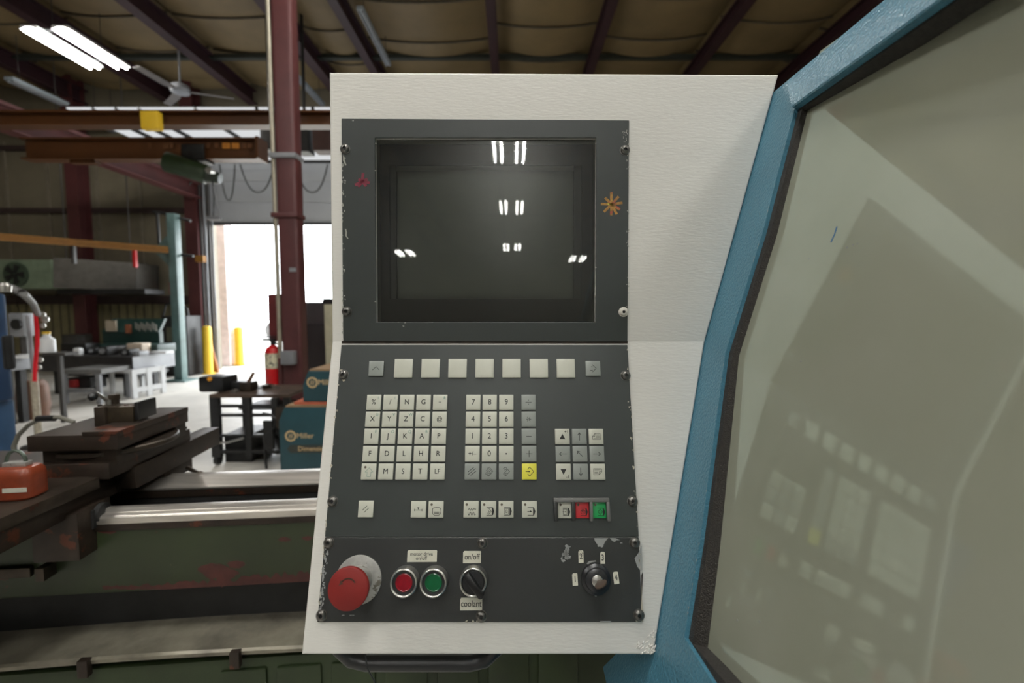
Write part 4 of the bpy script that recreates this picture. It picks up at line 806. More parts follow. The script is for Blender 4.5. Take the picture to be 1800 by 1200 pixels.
m_ = MB(); m_.prism([(UL - .3, a0.z - .01), (a0.x, a0.z - .01), (b0.x - .01, b0.z - .0), (b0.x - .02, .03), (UL - .3, .03)], .74, .795, Matrix(((1, 0, 0, 0), (0, 0, 1, 0), (0, 1, 0, 0), (0, 0, 0, 1)))); lp('apron_shelf', m_, M_STEELB)
# orange canister with bail on the slide
oc = GH(36, 872, 1.08); oP = GF.M @ oc; oP = Vector((oP.x, oP.y, 1.08))
t = thing('orange_canister', 'rust-orange rounded canister with a cream tape strip and wire bail on the lathe cross slide', 'canister', oP)
MO = Matrix.Translation(oP) @ Matrix.Rotation(R(8), 4, 'Z')
hh = .088; prof = []
m_ = MB(MO); vs = []; fs = []; n = 32; rings = ((.9, 0), (1.0, .006), (1.0, hh * .72), (.96, hh * .86), (.8, hh * .97), (.5, hh))
for (s_, z_) in rings:
    for i in range(n):
        a = 2 * math.pi * i / n; c_, s2 = math.cos(a), math.sin(a); e_ = .55
        vs.append((.052 * s_ * math.copysign(abs(c_) ** e_, c_), .04 * s_ * math.copysign(abs(s2) ** e_, s2), z_))
for k in range(len(rings) - 1):
    for i in range(n): j = (i + 1) % n; fs.append((k * n + i, k * n + j, (k + 1) * n + j, (k + 1) * n + i))
fs.append(tuple(range(n))[::-1]); fs.append(tuple(range((len(rings) - 1) * n, len(rings) * n))); m_.add(vs, fs); part('body', m_, M_ORANGE, t)
m_ = MB(MO); m_.box((-.008, -.0412, .026), (.05, -.0402, .038)); part('tape_strip', m_, M_TAG, t, label='cream tape strip')
m_ = MB(MO); m_.box((-.03, -.012, hh - .002), (.028, .012, hh + .012)); part('cap_bar', m_, M_ALU, t, bevel=.003)
m_ = MB(MO); m_.tube([(.02 + .0 * k, 0, hh + .008) if k == 0 else (-.004 + .024 * math.cos(math.pi * k / 12), 0, hh + .008 + .034 * math.sin(math.pi * k / 12)) for k in range(13)], .0045); part('bail', m_, mat('green_steel_bail', srgb(110, 122, 112), .35, .7), t)
# white hose curling down behind it
pts = [atY(x_, y_, 2.0) for x_, y_ in ((130, 742), (105, 733), (75, 734), (50, 747), (32, 765), (24, 785), (27, 805), (38, 818))]
m_ = MB(); m_.tube(pts, .009); part('pale_hose', m_, M_HOSE, cat='hose', label='thin pale hose curling from the floor behind the orange canister')
m_ = MB(); p = atY(83, 734, 2.0); m_.cyl(atY(66, 736, 2.0), atY(96, 735, 2.0), .014); part('hose_grip', m_, M_BLACK, cat='grip', label='black grip on the thin pale hose')

# ================================================================== CONTROL CONSOLE
con = thing('control_console', 'cream painted machine control console with dark screen, keypad and red stop button', 'console', UF.at(0, 0, -.1))
uT = [UF.uv(578, 126), UF.uv(1370, 130)]; uH = [UF.uv(583, 600), UF.uv(1240, 602)]; lB = [LF.uv(529, 1152), LF.uv(1150, 1152)]
P = lambda f, uv, h=0: f.at(uv[0], uv[1], h)
hv = 0.0
HL = UF.at(uH[0][0], 0); HR = UF.at(uH[1][0], 0)
TL, TR_, BL, BR = P(UF, uT[0]), P(UF, uT[1]), P(LF, lB[0]), P(LF, lB[1])
hole = [UF.uv(659, 242, .003), UF.uv(1048, 245, .003), UF.uv(1046, 566, .003), UF.uv(660, 566, .003)]
hx0_, hx1_, hy1_, hy0_ = hole[0][0], hole[1][0], hole[0][1], hole[2][1]
h4 = [UF.at(hx0_, hy1_), UF.at(hx1_, hy1_), UF.at(hx1_, hy0_), UF.at(hx0_, hy0_)]
dpv = -.06; h4b = [UF.at(hx0_, hy1_, dpv), UF.at(hx1_, hy1_, dpv), UF.at(hx1_, hy0_, dpv), UF.at(hx0_, hy0_, dpv)]
YB = 1.0
bk = lambda p: Vector((p.x, YB, p.z))
vs = [TL, TR_, HR, HL, BR, BL] + h4 + h4b + [bk(TL), bk(TR_), bk(HR), bk(HL), bk(BR), bk(BL)]
fs = [(0, 1, 7, 6), (1, 2, 8, 7), (2, 3, 9, 8), (3, 0, 6, 9), (3, 2, 4, 5), (6, 7, 11, 10), (7, 8, 12, 11), (8, 9, 13, 12), (9, 6, 10, 13), (10, 11, 12, 13),
      (0, 14, 15, 1), (1, 15, 16, 2), (2, 16, 18, 4), (4, 18, 19, 5), (5, 19, 17, 3), (3, 17, 14, 0), (14, 17, 16, 15), (17, 19, 18, 16)]
bm = bmesh.new(); bv = [bm.verts.new(v) for v in vs]; [bm.faces.new([bv[i] for i in f]) for f in fs]
es = [e for e in bm.edges if all(v.index < 0 or True for v in e.verts)]
outer = {(0, 1), (1, 2), (2, 4), (4, 5), (3, 5), (0, 3)}
bm.verts.index_update(); es = [e for e in bm.edges if tuple(sorted((e.verts[0].index, e.verts[1].index))) in outer]
bmesh.ops.recalc_face_normals(bm, faces=bm.faces)
bmesh.ops.bevel(bm, geom=es, offset=.005, segments=4, affect='EDGES', profile=.5)
Mi = world_of(con).inverted(); bmesh.ops.transform(bm, matrix=Mi, verts=bm.verts)
me = bpy.data.meshes.new('housing'); bm.to_mesh(me); bm.free(); me.materials.append(M_WHITE)
me.polygons.foreach_set('use_smooth', [True] * len(me.polygons)); me.set_sharp_from_angle(angle=R(12))
part('housing', None, M_WHITE, con, M=world_of(con).copy(), mesh=me)
PT = .003     # plate thickness
def rough_edge(pts, amp, step):        # edge with small irregular bites, as the brushed paint leaves it
    out = []
    for i in range(len(pts)):
        a = Vector(pts[i]); b = Vector(pts[(i + 1) % len(pts)]); n = max(2, int((b - a).length / step)); d = (b - a).normalized(); nn = Vector((-d.y, d.x))
        for k in range(n):
            p = a + (b - a) * (k / n); out.append(tuple(p + nn * (random.uniform(-amp, amp) if k else 0)))
    return out
# upper plate as a frame around the screen
o4 = [UF.uv(600, 208, PT), UF.uv(1106, 211, PT), UF.uv(1103, 600, PT), UF.uv(603, 599.5, PT)]
m_ = MB()
def ringfaces(o, h, z0, z1):
    vs = [(p[0], p[1], z0) for p in o] + [(p[0], p[1], z0) for p in h] + [(p[0], p[1], z1) for p in o] + [(p[0], p[1], z1) for p in h]
    fs = []
    for i in range(4):
        j = (i + 1) % 4; fs += [(8 + i, 8 + j, 12 + j, 12 + i), (i, 4 + i, 4 + j, j), (i, j, 8 + j, 8 + i), (4 + i, 12 + i, 12 + j, 4 + j)]
    return vs, fs
h4l = [(hx0_, hy1_), (hx1_, hy1_), (hx1_, hy0_), (hx0_, hy0_)]
m_.add(*ringfaces(o4, h4l, 0.0, PT)); part('monitor_bezel', m_, M_PLATE, con, M=UF.M, bevel=.0006, seg=1)
# recessed inner mask, glass and picture tube
def rect(f, x0, y0, x1, y1, h): a = f.uv(x0, y0, h); b = f.uv(x1, y1, h); return [(a[0], a[1]), (b[0], a[1]), (b[0], b[1]), (a[0], b[1])]
inset = [(hx0_ + .001, hy1_ - .001), (hx1_ - .001, hy1_ - .001), (hx1_ - .001, hy0_ + .001), (hx0_ + .001, hy0_ + .001)]
mk = rect(UF, 684, 290, 1022, 525, -.022)
m_ = MB(); m_.add(*ringfaces(inset, mk, -.026, -.022)); part('screen_mask', m_, mat('matt_black_mask', srgb(14, 15, 16), .5), con, M=UF.M)
mk2 = rect(UF, 698, 312, 1008, 525, -.034)
m_ = MB(); m_.prism(rect(UF, 680, 286, 697, 528, -.03), -.034, -.03); m_.prism(rect(UF, 1009, 286, 1026, 528, -.03), -.034, -.03); part('tube_clip', m_, mat('grey_tube_edge', srgb(66, 68, 66), .5), con, M=UF.M)
m_ = MB(); vs = []; fs = []; nn_ = 16; r4 = rect(UF, 690, 300, 1016, 532, -.04)
for i in range(nn_ + 1):
    for j in range(nn_ + 1):
        s, t_ = i / nn_, j / nn_; vs.append((r4[0][0] + (r4[1][0] - r4[0][0]) * s, r4[2][1] + (r4[0][1] - r4[2][1]) * t_, -.044 + .012 * (1 - (2 * s - 1) ** 2) * (1 - .5 * (2 * t_ - 1) ** 2)))
for i in range(nn_):
    for j in range(nn_): q = i * (nn_ + 1) + j; fs.append((q, q + nn_ + 1, q + nn_ + 2, q + 1))
m_.add(vs, fs); part('picture_tube', m_, mat('grey_phosphor_glass', srgb(126, 128, 120), .5, var=.05, vscale=12), con, M=UF.M)
m_ = MB(); m_.prism(inset, -.006, -.004); part('screen_glass', m_, M_SCREEN, con, M=UF.M)
# keyboard plate and switch plate
k4 = [LF.uv(600, 606, PT), LF.uv(1103, 606, PT), LF.uv(1123, 943, PT), LF.uv(571, 943, PT)]
m_ = MB(); m_.prism(k4, 0, PT); part('keyboard_plate', m_, M_PLATE, con, M=LF.M, bevel=.0005, seg=1)
s4 = [LF.uv(571, 944.5, PT), LF.uv(1123, 944.5, PT), LF.uv(1129, 1093, PT), LF.uv(557.5, 1093, PT)]
m_ = MB(); m_.prism(s4, 0, PT); part('switch_plate', m_, M_PLATE2, con, M=LF.M, bevel=.0005, seg=1)
m_ = MB(); g0 = UF.uv(601, 603, .0); g1_ = UF.uv(1103, 603, 0); m_.box((g0[0], -.0035, -.001), (g1_[0], .001, .0012)); part('shadow_gap_strip', m_, mat('gap_shadow_brown', srgb(60, 50, 40), .8, var=.4, vscale=60), con, M=UF.M)  # dark strip standing in for the shadow gap between the plates
# keys --------------------------------------------------------------
def key_mesh(wd, ht, m, name):
    mb = MB(); a, b, c, d = wd / 2, ht / 2, wd * .33, ht * .33
    vs = [(-a, -b, 0), (a, -b, 0), (a, b, 0), (-a, b, 0), (-a, -b, .0030), (a, -b, .0030), (a, b, .0030), (-a, b, .0030), (-c, -d, .0037), (c, -d, .0037), (c, d, .0037), (-c, d, .0037)]
    mb.add(vs, [(0, 3, 2, 1), (0, 1, 5, 4), (1, 2, 6, 5), (2, 3, 7, 6), (3, 0, 4, 7), (4, 5, 9, 8), (5, 6, 10, 9), (6, 7, 11, 10), (7, 4, 8, 11), (8, 9, 10, 11)])
    return mb
PRO = {}
KH = PT
def key(px, py, m, kind='n', small=None):
    kx = {'n': (.0233, .0243), 's': (.0305, .0312), 'g': (.0245, .0252), 'c': (.0205, .024)}[kind]
    k = (m.name, kind); u, v = LF.uv(px, py, KH + .003); M = LF.M @ Matrix.Translation((u, v, KH))
    if k in PRO: return part('key', None, m, con, M=M, mesh=PRO[k], label={'yellow_key': 'yellow key', 'red_key': 'red key', 'green_key': 'green key'}.get(m.name))
    o = part('key', key_mesh(*kx, m, ''), m, con, M=M, bevel=.0007, label={'yellow_key': 'yellow key', 'red_key': 'red key', 'green_key': 'green key'}.get(m.name)); PRO[k] = o.data; return o
def leg(k, s, size=.0105, dx=0, dy=0, m=None, sx=.92):
    return text('legend', s, size, m or M_INK, k, world_of(k) @ Matrix.Translation((dx, dy, .00375)), sx=sx, extr=.00008)
def ico(k, lines, wd=.0007, S=.0233, m=None, closed=(), dx=0, dy=0, polys=()):
    mb = MB()
    for i, l in enumerate(lines): mb.stroke([((p[0]) * S + dx, p[1] * S + dy) for p in l], wd, .0037, closed=i in closed)
    for p_ in polys: mb.prism([(p[0] * S + dx, p[1] * S + dy) for p in p_], .0037, .00385)
    return part('legend', mb, m or M_INK, k, M=world_of(k).copy(), smooth=False)
def led(k, dx=-.0068, dy=.0072):
    mb = MB(Matrix.Translation((dx, dy, .0032))); mb.lathe([(.0019, 0), (.0019, .0006), (.0010, .0009)], n=14); return part('indicator_lamp', mb, M_LED, k, M=world_of(k).copy())
def circ(cx, cy, r, n=14, a0=0, a1=360, ry=None): return [(cx + r * math.cos(R(a0 + (a1 - a0) * i / n)), cy + (ry or r) * math.sin(R(a0 + (a1 - a0) * i / n))) for i in range(n + 1)]
def lerp(a, b, t): return a + (b - a) * t
ROWY = [706.7, 736.4, 766.4, 797.2, 828.5]
A0, A4 = [657, 686.2, 715.4, 744.4, 773.6], [647.9, 678, 708.3, 738.5, 768.8]
ALPHA = ['%/NG=', 'XYZC@', 'IJKAP', 'FDLHR', '^MST_']
SUP = {'%': 'i', '/': 'i', '=': '&', 'X': 'U', 'Y': 'V', 'Z': 'W', 'I': 'E', 'J': 'O', 'K': 'Q', 'A': 'B'}
for r in range(5):
    tt = (ROWY[r] - ROWY[0]) / (ROWY[4] - ROWY[0])
    for c in range(5):
        k = key(lerp(A0[c], A4[c], tt), ROWY[r], M_KEYW); ch = ALPHA[r][c]
        if ch == '^':
            ico(k, [[(-.13, -.28), (.13, -.28), (.13, .02), (.26, .02), (.0, .3), (-.26, .02), (-.13, .02)]], .0006, closed=(0,), m=M_INKG, dx=.001, dy=-.001); led(k, -.0052, .0068)
        elif ch == '_': leg(k, 'LF'); ico(k, [[(.16, .33), (.16, .29), (.38, .29), (.38, .33)]], .0005, m=M_INKG)
        else: leg(k, ch, .0115 if ch not in '=@' else .010)
        if ch in SUP: leg(k, SUP[ch], .0068, .0072, .0070, M_INKG)
N0, N4 = [831.9, 860.8, 890, 929], [829.6, 859.6, 889.9, 930.4]
NUM = ['789d', '456*', '123-', 'p0.+', 'abcy']
for r in range(5):
    tt = (ROWY[r] - ROWY[0]) / (ROWY[4] - ROWY[0])
    for c in range(4):
        ch = NUM[r][c]; k = key(lerp(N0[c], N4[c], tt), ROWY[r], M_KEYY if ch == 'y' else M_KEYG if (c == 3 or r == 4) else M_KEYW)
        if ch.isdigit(): leg(k, ch, .0125)
        elif ch == 'd': ico(k, [[(-.2, 0), (.2, 0)]], .0008, polys=[circ(0, .14, .03), circ(0, -.14, .03)])
        elif ch == '*': ico(k, [[(-.15, 0), (-.04, 0)], [(.04, 0), (.15, 0)], [(-.09, -.14), (-.03, -.04)], [(.03, .04), (.09, .14)], [(.09, -.14), (.03, -.04)], [(-.09, .14), (-.03, .04)]], .0009)
        elif ch == '-': ico(k, [[(-.17, 0), (.17, 0)]], .0009)
        elif ch == '+': ico(k, [[(-.2, 0), (.2, 0)], [(0, -.2), (0, .2)]], .0009)
        elif ch == 'p': leg(k, '+/–', .0105)
        elif ch == '.': ico(k, [], polys=[circ(0, 0, .055)])
        elif ch == 'a': ico(k, [[(-.26, -.02), (.1, .26)], [(-.26, -.2), (.24, .2)], [(-.08, -.24), (.26, .02)]], .0009)
        elif ch == 'b': ico(k, [[(-.14, .2), (.02, .3), (.26, .02), (-.02, -.3), (-.24, -.14)], [(-.2, .08), (.1, -.2)], [(-.12, .15), (.16, -.13)], [(-.03, .22), (.22, -.03)], [(-.2, -.05), (.0, -.26)]], .0006)
        elif ch == 'c': ico(k, [[(-.2, .2), (-.04, .3), (.22, 0), (-.04, -.28), (-.2, -.14)], [(-.12, .1), (-.02, .16), (.05, .08), (-.14, -.08), (-.04, -.16), (.04, -.08)]], .0007)
        elif ch == 'y': ico(k, [[(-.1, .16), (.02, .3), (.3, 0), (.02, -.3), (-.1, -.16)], [(-.24, 0), (0, 0)]], .0009, polys=[[(0, .05), (.06, 0), (0, -.05)], [(-.06, .04), (.03, 0), (-.06, -.04)]])
G0, G4 = [988.5, 1018.3, 1047.8], [990.4, 1020.7, 1050.8]; GY = [766.9, 797.5, 828.8]
AR = lambda dx_, dy_: [[(-.25 * dx_, -.25 * dy_), (.25 * dx_, .25 * dy_)], [(.25 * dx_ - .14 * dx_ - .1 * dy_, .25 * dy_ - .14 * dy_ + .1 * dx_), (.25 * dx_, .25 * dy_), (.25 * dx_ - .14 * dx_ + .1 * dy_, .25 * dy_ - .14 * dy_ - .1 * dx_)]]
def page(s): 
    L = [[(-.26 * s, -.18 * s), (-.26 * s, 0.0 * s), (-.08 * s, .2 * s), (.28 * s, .2 * s), (.28 * s, -.2 * s), (-.24 * s, -.2 * s)], [(-.26 * s, 0), (-.1 * s, 0), (-.06 * s, .2 * s)]]
    for q in (.11, .03, -.05): L.append([(0 * s, q * s), (.22 * s, q * s)])
    L.append([(-.18 * s, -.13 * s), (.22 * s, -.13 * s)]); return L
ICG = [['U', (0, 1), 'P'], [(-1, 0), (-.72, .72), (1, 0)], ['D', (0, -1), 'Q']]
for r in range(3):
    for c in range(3):
        tt = r / 2; it = ICG[r][c]; k = key(lerp(G0[c], G4[c], tt), GY[r], M_KEYG if isinstance(it, tuple) else M_KEYW)
        if isinstance(it, tuple): ico(k, AR(*it), .0009)
        elif it == 'U': ico(k, [], polys=[[(-.2, -.18), (.2, -.18), (0, .18)]]); leg(k, '+1', .0072, .0066, .0072)
        elif it == 'D': ico(k, [], polys=[[(-.2, .18), (.2, .18), (0, -.2)]]); leg(k, '-1', .0072, .0066, -.0076)
        else: ico(k, page(1 if it == 'P' else -1), .0006)
for px_ in (709.1, 756.7, 804.2, 851.7, 899.3, 947.1, 994.6): key(px_, 647, M_KEYW, 's')
k = key(661.1, 647.2, M_KEYG, 'g'); ico(k, [[(-.24, -.12), (0, .12), (.24, -.12)]], .0008)
k = key(1042.5, 647.2, M_KEYG, 'g'); ico(k, [[(-.05, .26), (.22, 0), (-.05, -.26)], [(-.14, .12), (-.06, .12)], [(-.2, -.14), (-.05, -.14)]], .0008)
k = key(642.9, 894.4, M_KEYW); ico(k, [[(-.2, -.06), (.08, .2)], [(-.08, -.2), (.2, .06)]], .0008)
k = key(735.5, 895, M_KEYW); ico(k, [[(-.25, -.04), (.25, -.04)], [(-.25, .02), (-.25, -.1)], [(.25, .02), (.25, -.1)]], .0008, polys=[[(-.07, .13), (.07, .13), (0, -.02)]])
k = key(766.3, 895, M_KEYW); led(k); ico(k, [[(-.22, .04), (-.14, .1), (.0, .12), (.2, .12), (.32, .06), (.34, -.1), (.32, -.28), (.2, -.36), (-.08, -.36), (-.2, -.28), (-.22, -.1)], [(-.1, -.16), (.22, -.16)], [(-.1, -.21), (.22, -.21)], [(-.1, -.26), (.22, -.26)]], .0007, closed=(0,))
k = key(828, 895, M_KEYW); led(k); ico(k, [[(-.18, -.02), (-.12, .07), (-.04, -.07), (.04, .07), (.12, -.07), (.2, .07), (.28, -.02), (.32, .04)], [(-.2, -.2)] + [(-.2 + .5 * i / 24, -.26 + .1 * math.cos(i * math.pi / 4.8 + 1.2)) for i in range(25)]], .0008)
def mach(dx_=0): return [[(-.12, .12), (.24, .12), (.24, -.36), (-.12, -.36)]], [[(.24, .12), (.3, .12), (.38, -.12), (.3, -.36), (.24, -.36)]]
for px_, kk in ((858.8, 1), (889.6, 2), (930.9, 3)):
    k = key(px_, 895, M_KEYW); led(k); L1, PL = mach()
    if kk == 1: L1 = L1 + [[(-.04, .04), (.04, .06), (.18, -.12), (.02, -.3), (-.06, -.22)], [(-.02, -.06), (.06, -.14), (.0, -.2)]]
    if kk == 2: L1 = L1 + [[(-.1, .06), (.16, .06), (.16, -.3), (-.1, -.3), (-.1, .06)], [(-.02, -.2), (.08, -.2), (.08, -.06), (.0, -.02), (-.02, -.2)]]
    if kk == 3: L1 = L1 + [[(-.14, -.12), (.14, -.12)]]; PL = PL + [[(.02, -.05), (.16, -.12), (.02, -.19)]]
    ico(k, L1, .0007, polys=PL)
for px_, mm, kk in ((992.5, M_KEYW, 1), (1023.5, M_KEYR, 2), (1053.8, M_KEYGR, 3)):
    k = key(px_, 896, mm, 'c'); led(k, -.0062, .0078); L1, PL = mach()
    if kk == 1: L1 = L1 + [[(-.1, .06), (.16, .06), (.16, -.3), (-.1, -.3), (-.1, .06)], [(-.14, -.12), (.06, -.12)]]; PL = PL + [circ(.05, -.12, .035)]
    if kk == 2: L1 = L1 + [circ(.04, -.12, .15), [(-.04, -.04), (.12, -.04), (.04, -.2), (-.04, -.04)]]
    if kk == 3: L1 = L1 + [[(.04, .06), (.2, -.12), (.04, -.3), (-.12, -.12), (.04, .06)], [(.02, -.02), (.02, -.22)]]
    ico(k, L1, .0007, S=.0222, polys=PL)
# guard comb round the three coloured keys
gh = .009; fr0 = LF.uv(973, 875, KH + gh); fr1 = LF.uv(1071.5, 881.5, KH + gh)
m_ = MB(); m_.prism([fr0, (fr1[0], fr0[1]), (fr1[0], fr1[1] - .001), (fr0[0], fr1[1] - .001)], KH, KH + gh); part('guard_bar', m_, mat('worn_grey_guard', srgb(120, 120, 118), .4, .4), con, M=LF.M, bevel=.0012)
for i, (x0, x1, x2, x3) in enumerate(((973, 979.5, 975, 981), (1005, 1010.5, 1006, 1011.5), (1036.5, 1042, 1037.5, 1043), (1066, 1071.5, 1068, 1074.5))):
    a = LF.uv(x0, 881, KH + gh); b = LF.uv(x1, 881, KH + gh); c = LF.uv(x3, 916, KH + gh); d_ = LF.uv(x2, 916, KH + gh)
    m_ = MB(); m_.prism([a, b, c, d_], KH, KH + gh); part('guard_bar', m_, mat('worn_grey_guard', srgb(120, 120, 118), .4, .4) if i > 1 else M_PLATE2, con, M=LF.M, bevel=.001)
# screws ------------------------------------------------------------
smesh = {}
def screw(px, py, f, m=M_SCREW, label=None):
    h0 = PT; u, v = f.uv(px, py, h0 + .002); M = f.M @ Matrix.Translation((u, v, h0))
    if m.name not in smesh:
        mb = MB(); mb.lathe([(.0084, 0), (.0084, .0008), (.0074, .0009), (.0068, .0028), (.0052, .0044), (.0034, .005), (.0028, .005), (.0026, .0022)], n=24)
        o = part('screw', mb, m, con, M=M, label=label); smesh[m.name] = o.data
    else: o = part('screw', None, m, con, M=M, mesh=smesh[m.name], label=label)
    mb = MB(); mb.lathe([(.0027, .0021), (.0027, .0024)], n=6)
    if 'sock' not in smesh: q = part('socket', mb, M_BLACK, o, M=M.copy()); smesh['sock'] = q.data
    else: part('socket', None, M_BLACK, o, M=M.copy(), mesh=smesh['sock'])
for q in ((606, 261), (1099, 263), (609, 547)): screw(*q, UF)
screw(1096.5, 548, UF, mat('white_painted_screw', srgb(214, 210, 200), .5), 'screw head smeared with white paint')
for q in ((603.5, 658), (1100, 659.5), (584, 881), (1112, 881), (577.5, 954), (848, 954.5), (1116, 954), (564.5, 1082), (846, 1083.5), (1123.5, 1081.5)): screw(*q, LF)
# emergency stop ------------------------------------------------------
def LM(px, py, h=PT): u, v = LF.uv(px, py, h); return LF.M @ Matrix.Translation((u, v, h))
M0 = LM(631, 1018); es_ = part('emergency_stop', MB().lathe([(.0345, 0), (.0345, .0025), (.033, .0032)], n=48), M_ALU, con, M=M0, label='red emergency stop button on a round aluminium plate')
part('collar', MB().lathe([(.021, .003), (.021, .018), (.0195, .026), (.0195, .036)], n=36), M_ALU, es_, M=M0)
part('mushroom_cap', MB().lathe([(.018, .034), (.026, .037), (.0285, .041), (.029, .045), (.0283, .0475), (.026, .0485)], n=48), M_RED, es_, M=M0)
arc = circ(0, .0, .0115, 12, 35, 145); mb = MB(Matrix.Translation((0, .002, .04855))); mb.stroke([(p[0], p[1]) for p in arc], .0021, 0); e_ = arc[-1]; mb.prism([(e_[0] - .0035, e_[1] - .004), (e_[0] + .0028, e_[1] - .002), (e_[0] - .0012, e_[1] + .0032)], 0, .00015); part('arrow_mark', mb, mat('arrow_brown', srgb(70, 44, 30), .6), es_, M=M0)
# illuminated push buttons ------------------------------------------
def pushb(px, py, m, lab):
    M = LM(px, py); b = part('push_button', MB().lathe([(.0212, 0), (.0212, .004), (.0198, .0135), (.0198, .0155), (.0185, .0162), (.0172, .0155), (.0168, .013)], n=40, cap=False), M_CHROME, con, M=M, label=lab)
    part('dark_ring', MB().lathe([(.0172, .0125), (.0172, .0135), (.0125, .0132), (.0125, .012)], n=40), M_BLACK, b, M=M)
    part('lens', MB().lathe([(.0128, .0132), (.0118, .0138), (.008, .0118), (.0004, .0112)], n=40), m, b, M=M); return b
pushb(713.5, 1019.5, M_REDL, 'red push button in a chrome ring'); pushb(764.5, 1019.5, M_GRNL, 'green push button in a chrome ring')
# rotary coolant selector ---------------------------------------------
M = LM(833, 1018.5); b = part('rotary_selector', MB().lathe([(.0212, 0), (.0212, .004), (.0198, .0135), (.0198, .0155), (.0185, .0162), (.0172, .0155), (.0168, .013)], n=40, cap=False), M_CHROME, con, M=M, label='black rotary switch in a chrome ring')
part('knob_disc', MB().lathe([(.017, .008), (.017, .0135), (.0155, .0145)], n=36), M_BLACK, b, M=M)
mb = MB(Matrix.Rotation(R(-52), 4, 'Z')); mb.prism([(-.0165, -.0052), (.021, -.0045), (.0235, -.002), (.0235, .002), (.021, .0045), (-.0165, .0052)], .0135, .027); part('lever', mb, mat('black_knob_gloss', srgb(22, 22, 23), .28), b, M=M, bevel=.0015)
# key switch ------------------------------------------------------------
M = LM(1047, 1016.5); b = part('key_switch', MB().lathe([(.0222, 0), (.0218, .006), (.0195, .0075), (.0175, .0085), (.0165, .012), (.014, .0135), (.0085, .0135), (.0085, .0128)], n=40), mat('worn_black_bakelite', srgb(34, 35, 38), .32, var=.2), con, M=M, label='black key switch with its key in')
part('barrel', MB().lathe([(.0082, .0128), (.0082, .0150), (.0072, .0156)], n=28), M_CHROME, b, M=M)
mb = MB(Matrix.Rotation(R(28), 4, 'Z') @ Matrix.Rotation(R(90), 4, 'X')); pts = circ(.002, .033, .0095, 20, ry=.0125); mb.prism([(p[0], p[1]) for p in pts], -.0011, .0011); mb.box((-.001, .0150, -.001), (.006, .026, .001)); part('key_blade', mb, mat('dull_key_steel', srgb(84, 70, 60), .55, .2), b, M=M, bevel=.0003)
# label strips -----------------------------------------------------------
def strip_label(x0, y0, x1, y1, txt, size, rot=0, lines=None, worn=False):
    h = PT; a = LF.uv(x0, (y0 + y1) / 2, h); b = LF.uv(x1, (y0 + y1) / 2, h); c = LF.uv((x0 + x1) / 2, y0, h); d_ = LF.uv((x0 + x1) / 2, y1, h)
    u, v = (a[0] + b[0]) / 2, (c[1] + d_[1]) / 2; wd, hh = b[0] - a[0], c[1] - d_[1]; M = LF.M @ Matrix.Translation((u, v, h)) @ Matrix.Rotation(R(rot), 4, 'Z')
    poly = [(-wd / 2, -hh / 2), (wd / 2, -hh / 2 + .0003), (wd / 2, hh / 2 - .001), (wd / 2 - .001, hh / 2), (-wd / 2 + .0015, hh / 2), (-wd / 2, hh / 2 - .002)]
    o = part('label_strip', MB().prism(poly, 0, .0004), M_TAG, con, M=M)
    if lines:
        for i, t_ in enumerate(lines): text('lettering', t_, size, M_INK, o, M @ Matrix.Translation((-.001, hh * (.17 - .36 * i), .0005)), sx=.95, extr=.00005)
    else: text('lettering', txt, size, M_INK, o, M @ Matrix.Translation((0, 0, .0005)), sx=.82, extr=.00005)
    return o
strip_label(716, 966.5, 768, 987.5, '', .0074, lines=['motor drive', 'on/off'])
strip_label(814, 968, 845.5, 989.4, 'on/off', .0118); strip_label(809, 1050, 847.5, 1072.4, 'coolant', .0125)
strip_label(1006.2, 1007, 1015.4, 1029, '1', .012, 2); strip_label(1016.8, 967, 1025.6, 989, '2', .012)
strip_label(1055.3, 969.5, 1063.3, 990.7, '3', .012, -1); strip_label(1078.3, 1004.5, 1087.5, 1026, '4', .012, 5)
mb = MB(); c = LF.uv(1021, 972, PT + .0005); 
for k in range(22): x_, y_ = c[0] + random.uniform(-.0034, .0034), c[1] + random.uniform(-.0045, .0045); mb.prism([(x_ + random.uniform(-.0011, .0011), y_ + random.uniform(-.001, .001)) for _ in range(3)], PT + .0004, PT + .00055)
part('grime_flake', mb, mat('grime', srgb(60, 52, 40), .8), con, M=LF.M, kind='stuff')
# marker stars -------------------------------------------------------------
c = UF.uv(1075, 359, PT); mb = MB(Matrix.Translation((c[0], c[1], PT)))
for a, l in ((92, .019), (48, .016), (8, .017), (-32, .015), (-62, .0175), (-92, .017), (-135, .0165), (178, .0165), (135, .014)): mb.stroke([(0, 0), (l * math.cos(R(a)), l * math.sin(R(a)))], .0042, 0, .0003)
part('marker_star', mb, mat('gold_marker', srgb(176, 130, 62), .6, var=.3, vscale=150, spots=[(srgb(170, 70, 60), 90, .58), (srgb(190, 190, 70), 70, .64)]), con, M=UF.M, label='hand drawn gold star on the bezel')
c = UF.uv(637, 319, PT); mb = MB(Matrix.Translation((c[0], c[1], PT)))
for a, l in ((85, .013), (25, .008), (-10, .011), (-50, .0085), (-130, .0095), (-155, .012), (150, .006)): mb.stroke([(0, 0), (l * math.cos(R(a)), l * math.sin(R(a)))], .0046, 0, .0003)
part('marker_star', mb, mat('crimson_marker', srgb(128, 34, 56), .6, var=.2, vscale=150), con, M=UF.M, label='smudged crimson mark on the bezel')
